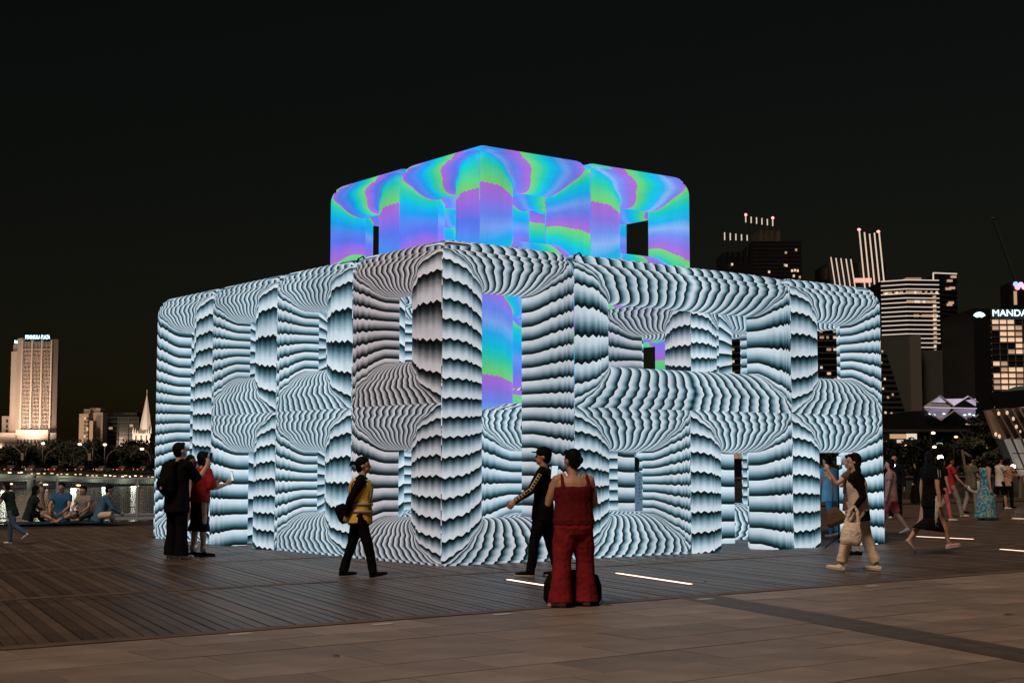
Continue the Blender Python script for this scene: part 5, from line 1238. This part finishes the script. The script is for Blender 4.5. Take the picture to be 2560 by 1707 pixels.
# 7 person in sky blue t-shirt behind the arch
person('person in sky blue t-shirt and blue trousers walking through the right hand arch', tuple(at(2078, 1350, 28.3).xy) + (0,), 35, 1.62, 'fair', legs=((10, 2, 2, 0), (-18, -30, 2, -10)), lean=(6, 0), hair='short', top=SKYB, sleeve=0.5, bottom=cloth('bright blue', (0.03, 0.28, 0.58)), bkind='slim', shoes=PINK, torso=1.12, top_loose=1.1, near=False)
# 8 woman behind the tripod
p8, J8 = person('woman in brown top with arms raised to a phone on a tripod', tuple(at(2131, 1382, 23.0).xy) + (0,), 72, 1.60, 'fair', legs=((6, 2, 3, 0), (-6, -10, 3, 0)), arms=(((42, 14), (0.1, 0.8, 0.55), (0, 0.5, 0.9)), ((52, 20), (0.1, 0.55, 0.95), (0, 0.3, 1))), hair='long', top=BROWN, sleeve=0.5, bottom=PINK, bkind='shorts', shoes=BLK, near=False)
tp0 = gnd(2098, 1371); tri = empty('tripod', tp0, 0, 'thin black selfie tripod standing left of the woman in cream', 'tripod')
t = MB(); t.tube([(0, 0, 0.10), (0, 0, 0.7), (0, 0, 1.45)], [0.013, 0.010, 0.007], 8); t.obj('pole', BLK, tri)
for a in (0, 120, 240):
    t = MB(); t.bar((0, 0, 0.22), (0.26 * math.cos(R(a + 190)), 0.26 * math.sin(R(a + 190)), 0.01), 0.014); t.obj('leg', BLK, tri)
ph_ = empty('phone', tp0 + Vector((0.02, -0.01, 1.50)), 0, 'phone clamped on top of the thin tripod', 'phone'); t = MB(); t.box(-0.04, 0.04, -0.005, 0.005, -0.08, 0.08); o = t.obj('body', M_phone, ph_); t = MB(); t.box(-0.035, 0.035, -0.0065, -0.0055, -0.072, 0.072); t.obj('screen', M_screen, ph_)
# 9 woman in cream walking left
p9, J9 = person('woman in cream vest and trousers over black sleeves walking left', G2(2150, 1427), 84, 1.63, 'fair', legs=((-16, -20, 2, 4), (24, 16, 2, 10)), lean=(4, 0),
    arms=(((-8, 10), (20, 6)), ((-14, 12), (0.12, 0.62, -0.75)),), head=(6, -2), hair='long', top=BLK, sleeve=1.0, bottom=CREAM, bkind='cropped', shoes=CREAM, sole=M_soleW, torso=1.05, leg_w=1.12)
t = MB(); h = 1.63; U9 = J9['up']; P9 = J9['P']
pr9 = [(-0.02, 0.112, 0.092), (0.06, 0.102, 0.084), (0.12, 0.100, 0.082), (0.20, 0.106, 0.086), (0.245, 0.092, 0.074), (0.272, 0.060, 0.055)]
t.tube([P9 + U9 * (q * h) for q, _, _ in pr9], [(a * h, b_ * h) for _, a, b_ in pr9], 18); rem(t, 'vest', BEIGE, p9, 0.010, 2)
M_plas = pmat('thin pale bag', (0.80, 0.66, 0.54), 0.6, noise=0.15, nscale=20, bump=0.8, bscale=30)
sh, el, wr, d3 = J9['arm', 1]
p = J9['W'] @ (wr + Vector((-0.06, 0.0, -0.10)))
t = MB(); t.tube([(0, 0, -0.36), (0, 0, -0.31), (0, 0, -0.16), (0, 0, -0.06)], [(0.13, 0.05), (0.15, 0.08), (0.14, 0.07), (0.10, 0.03)], 14)
for sx in (-1, 1): t.tube([(sx * 0.09, 0, -0.08), (sx * 0.05, 0, 0.10), (0, 0, 0.17)], [(0.03, 0.014), (0.022, 0.012), 0.014], 8)
o = rem(t, 'tote_bag', M_plas, None, 0.010, 2, label='pale carrier bag hanging from the arm of the woman in cream', cat='bag'); o.location = p; o.rotation_euler = (0, R(8), R(6))
p = J9['W'] @ (P9 + Vector((-0.10, 0.32, -0.12)))
t = MB(); t.tube([(0, 0, -0.10), (0, 0, -0.04), (0, 0, 0.08), (0, 0, 0.15)], [(0.13, 0.03), (0.16, 0.06), (0.10, 0.05), (0.04, 0.02)], 12)
o = rem(t, 'handbag', BROWN, None, 0.010, 2, label='brown handbag in front of the woman in cream', cat='bag'); o.location = p; o.rotation_euler = (0, R(-20), R(10))
t = MB(); t.tube([(0, 0, 0.14), (0.08, 0, 0.32), (0.14, 0, 0.52)], 0.010, 6); t.obj('strap', BROWN, o, smooth=True)
M_gls = pmat('thin spectacle frame', (0.05, 0.05, 0.06), 0.3)
for sx in (1, -1):
    t = MB(); c9 = J9['head'] + J9['HM'] @ Vector((sx * 0.030, 0.088, 0.004)); pts = [c9 + J9['HM'] @ Vector((0.024 * math.cos(a * 0.628), 0, 0.020 * math.sin(a * 0.628))) for a in range(11)]
    t.tube(pts, 0.0022, 5); t.obj('spectacles', M_gls, p9)
# 12 long haired woman in black
p12, J12 = person('woman with very long black hair in black dress with pale side stripes', G2(2330, 1385), -72, 1.60, 'tan', legs=((22, 16, 2, 10), (-16, -40, 2, -50)), lean=(2, 0),
    arms=(((-6, 10), (6, 6)), ((-8, 9), (4, 5))), head=(4, 4), hair='verylong', top=BLK, sleeve=0.5, bottom=BLK, bkind='skirt', shoes=PINK, sole=M_soleW, torso=0.98, leg_w=1.05)
for q in (-0.022, 0.0, 0.022):
    hip, knee, ank, fd = J12['leg', 0]; t = MB(); t.tube([hip + Vector((0.104, q, 0.04)), Vector((0.145, q, hip.z * 0.64)), Vector((0.160, q, hip.z * 0.50))], (0.004, 0.008), 6); t.obj('side_stripe', WHITE, p12, smooth=True)
for q in (-0.02, 0.02):
    sh, el, wr, d3 = J12['arm', 0]; t = MB(); t.tube([sh + Vector((0.052, q, 0.04)), sh.lerp(el, 0.45) + Vector((0.068, q, 0))], (0.004, 0.007), 6); t.obj('sleeve_stripe', WHITE, p12, smooth=True)
# walkers further back on the right
F = dict(near=False)
def PX(x, Y): return tuple(at(x, 1250, Y).xy) + (0,)
person('person in pale pink t-shirt and rose shorts behind the right end of the pavilion', G2(2230, 1337), 70, 1.55, 'fair', legs=((-14, -34, 2, -20), (20, 12, 2, 0)), hair='bob', top=PINK, bottom=ROSE, bkind='shorts', shoes=WHITE, **F)
pJ, JJ = person('man in dark jacket with a bright phone torch behind the pavilion end', PX(2238, 38), 160, 1.70, 'tan', arms=(((30, 10), (0.0, 0.7, 0.6)), ((5, 10), (12, 4))), hair='short', top=NAVY, sleeve=1.0, bottom=BLK, shoes=WHITE, **F)
M_flash = pmat('phone torch', (1, 1, 1), 0.4, em=(0.85, 0.97, 1.0), es=14.0)
def torch(x, y, Y, r_, lab):
    p = at(x, y, Y); o = empty('phone', p, 0, lab, 'phone'); t = MB(); t.box(-0.04, 0.04, 0.0, 0.012, -0.08, 0.08); t.obj('body', M_phone, o)
    t = MB(); t.ball((0, -0.03, 0.03), (r_, 0.03, r_ * 0.8), nu=10, nv=6); t.obj('torch_light', M_flash, o, smooth=True)
torch(2233, 1166, 37.4, 0.045, 'bright phone torch held by the man in the dark jacket')
torch(2350, 1146, 40, 0.085, 'bright white phone torch beside the head of the long-haired woman')
torch(2532, 1168, 50, 0.085, 'white phone torch at the far right by the railing')
person('person in long black dress far back near the railing', PX(2293, 53), 60, 1.50, 'fair', legs=((6, 2, 1, 0), (-8, -14, 1, 0)), hair='long', top=BLK, sleeve=1.0, bottom=BLK, bkind='longdress', shoes=WHITE, **F)
person('woman in rose patterned trousers and black top behind the long-haired woman', G2(2357, 1303), -80, 1.60, 'tan', legs=((16, 8, 2, 0), (-14, -26, 2, -10)), hair='long', top=BLK, sleeve=0.5, bottom=ROSE, bkind='slim', shoes=WHITE, **F)
person('man in red t-shirt and grey trousers walking right', G2(2378, 1293), -84, 1.66, 'tan', legs=((24, 14, 2, 0), (-18, -30, 2, -10)), arms=(((24, 8), (44, 6)), ((-10, 8), (4, 4))), hair='short', top=RED, bottom=GREY, shoes=WHITE, **F)
pP, JP = person('man in dark patterned shirt carrying a white bag', G2(2430, 1284), -76, 1.66, 'tan', legs=((10, 4, 2, 0), (-10, -20, 2, -6)), arms=(((20, 8), (70, 0)), ((20, 8), (70, 0))), hair='short', top=CAMO, bottom=GREY, shoes=BLK, torso=1.15, top_loose=1.1, **F)
p = JP['W'] @ Vector((0.12, 0.05, 0.78)); t = MB(); t.tube([(0, 0, -0.2), (0, 0, -0.14), (0, 0, 0.08), (0.04, 0, 0.2)], [(0.14, 0.05), (0.2, 0.08), (0.14, 0.06), (0.05, 0.03)], 12)
o = rem(t, 'tote_bag', WHITE, None, 0.016, 2, label='white bag hanging beside the man in the patterned shirt', cat='bag'); o.location = p; o.rotation_euler = (0, R(35), 0)
person('woman in long blue floral dress at the right', G2(2466, 1300), -70, 1.62, 'tan', legs=((8, 2, 2, 0), (-6, -12, 2, 0)), arms=(((-12, 10), (6, 6)), ((14, 10), (40, 4))), hair='long', top=FLORAL, sleeve=0, bottom=FLORAL, bkind='longdress', shoes=WHITE, **F)
person('man in pale t-shirt and black shorts beside the floral dress', G2(2502, 1274), -80, 1.66, 'tan', legs=((14, 4, 2, 0), (-16, -40, 2, -30)), arms=(((40, 8), (80, 0)), ((30, 8), (80, 0))), hair='short', top=WHITE, bottom=BLK, bkind='shorts', shoes=WHITE, **F)
person('person in coral top and black trousers by the railing at the right', G2(2522, 1270), -60, 1.62, 'tan', arms=(((30, 8), (80, 0)), ((30, 8), (80, 0))), hair='bob', top=CORAL, bottom=BLK, shoes=BLK, **F)
# group on the mat at the left
M_mat = pmat('blue plastic mat', (0.015, 0.06, 0.12), 0.55, noise=0.2, nscale=3, bump=0.3, bscale=5)
a = gnd(30, 1312); b = gnd(300, 1307); t = MB(); t.hexa([a[:2], b[:2], (b + NV * 1.6)[:2], (a + NV * 1.6)[:2]], 0.006, 0.022); t.obj('mat', M_mat, label='blue mat spread on the deck under the seated group', cat='mat')
SIT = (((0.75, 0.62, 0.12), (-0.85, 0.15, -0.35), 10, 0), ((-0.75, 0.62, 0.12), (0.85, 0.15, -0.35), 10, 0))
def sit(label, x, y, face, **kw):
    p = gnd(x, y); kw.setdefault('arms', (((30, 12), (55, -20)), ((30, 12), (55, -20)))); kw.setdefault('near', False)
    return person(label, (p.x, p.y, 0.025), face, legs=SIT, lean=kw.pop('lean', (10, 0)), **kw)
sit('seated woman with long dark hair in dark top on the mat', 72, 1306, -60, h=1.55, hair='long', top=DKGR, sleeve=0.5, bottom=BLK, lean=(14, 0), torso=1.15)
person('small child in pink dress and cream hat standing on the mat', G2(101, 1300), 60, 0.98, 'fair', hair='hat', top=PINK, sleeve=0.5, bottom=PINK, bkind='mididress', shoes=WHITE, arms=(((50, 10), (70, 0)), ((60, 8), (80, 0))), near=False)
sit('seated man in blue t-shirt facing the camera', 154, 1309, 176, h=1.68, hair='short', top=BLUE, sleeve=0.5, bottom=GREY, bkind='shorts', lean=(4, 0), torso=1.1)
sit('seated boy in pale grey shirt on the mat', 211, 1304, 165, h=1.50, hair='short', top=GREY, sleeve=0.5, bottom=DKGR, lean=(6, 0))
sit('seated man in chambray shirt facing right on the mat', 248, 1310, -75, h=1.66, hair='short', top=CHAMB, sleeve=1.0, bottom=BEIGE, lean=(20, 0), torso=1.15)
person('boy in dark t-shirt running left at the left edge', G2(28, 1360), 80, 1.14, 'tan', legs=((14, 0, 2, 0), (-20, -62, 2, -40)), lean=(16, 0), arms=(((-16, 10), (10, 4)), ((24, 10), (40, 0))), hair='bob', top=DKGR, sleeve=0.5, bottom=DENIM, shoes=WHITE, near=False)
# small things lying on the ground
M_lit = pmat('pale label', (0.5, 0.5, 0.5), 0.6); M_leafd = pmat('dry leaf', (0.10, 0.055, 0.03), 0.8)
for (x, y, lb) in ((1255, 1535, 'pale sticker on the pavement left of the woman in red'), (955, 1560, 'small pale sticker on the pavement near the deck edge'), (600, 1584, 'faint pale sticker on the pavement at the left'), (1762, 1497, 'pale sticker where the dark strip meets the deck'), (2180, 1464, 'pale sticker on the pavement edge below the woman in cream')):
    p = gnd(x, y); t = MB(); t.hexa([(p + EV * q * 0.11 + NV * r_ * 0.045)[:2] for q, r_ in ((-1, -1), (1, -1), (0.9, 1), (-0.9, 1))], 0.0025, 0.0045); t.obj('sticker', M_lit, label=lb, cat='sticker')
for i, (x, y, lb) in enumerate(((2521, 1537, 'dry leaf on the pavement at the right edge'), (1764, 1455, 'dry leaf on the deck right of the long light bar'), (840, 1641, 'reddish dry leaf on the pavement at the bottom left'), (1520, 1514, 'dry leaf by the deck edge right of the woman in red'))):
    p = gnd(x, y); t = MB(); t.add([(-0.06, 0, 0), (0, 0.025, 0.012), (0.07, 0.0, 0.004), (0, -0.025, 0.01)], [(0, 1, 2, 3)]); o = t.obj('leaf', M_leafd, label=lb, cat='leaf'); o.location = (p.x, p.y, 0.006); o.rotation_euler = (0, 0, i * 1.1)

# ------------------------------------------------------------------ grow the soft surfaces
from mathutils import noise
FOLDS = {'shirt': 0.008, 'trousers': 0.011, 'skirt': 0.010, 'dress': 0.010, 'vest': 0.006, 'tote_bag': 0.010, 'hair': 0.004}
for o, vx, sm in REM:
    m = o.modifiers.new('r', 'REMESH'); m.mode = 'VOXEL'; m.voxel_size = vx; m.use_smooth_shade = True
    if sm:
        m = o.modifiers.new('s', 'SMOOTH'); m.iterations = sm; m.factor = 0.5
bpy.context.view_layer.update()
dg = bpy.context.evaluated_depsgraph_get()
for o, vx, sm in REM:
    me = bpy.data.meshes.new_from_object(o.evaluated_get(dg)); mat = o.data.materials[0]
    o.modifiers.clear(); o.data = me
    if o.name.split('.')[0] in FOLDS and vx < 0.014:          # folds and creases in the cloth
        amp_ = FOLDS[o.name.split('.')[0]]; ox_ = 0
        co = [0.0] * (3 * len(me.vertices)); no = [0.0] * (3 * len(me.vertices))
        me.vertices.foreach_get('co', co); me.vertices.foreach_get('normal', no)
        for i in range(0, len(co), 3):
            x_, y_, z_ = co[i], co[i + 1], co[i + 2]
            d_ = noise.noise((x_ * 13 + z_ * 5, y_ * 13 + 3, z_ * 6)) + 0.3 * noise.noise((x_ * 20, y_ * 20, z_ * 24))
            co[i] += no[i] * d_ * amp_; co[i + 1] += no[i + 1] * d_ * amp_; co[i + 2] += no[i + 2] * d_ * amp_
        me.vertices.foreach_set('co', co)
    if not len(me.materials): me.materials.append(mat)
    me.polygons.foreach_set('use_smooth', [True] * len(me.polygons))
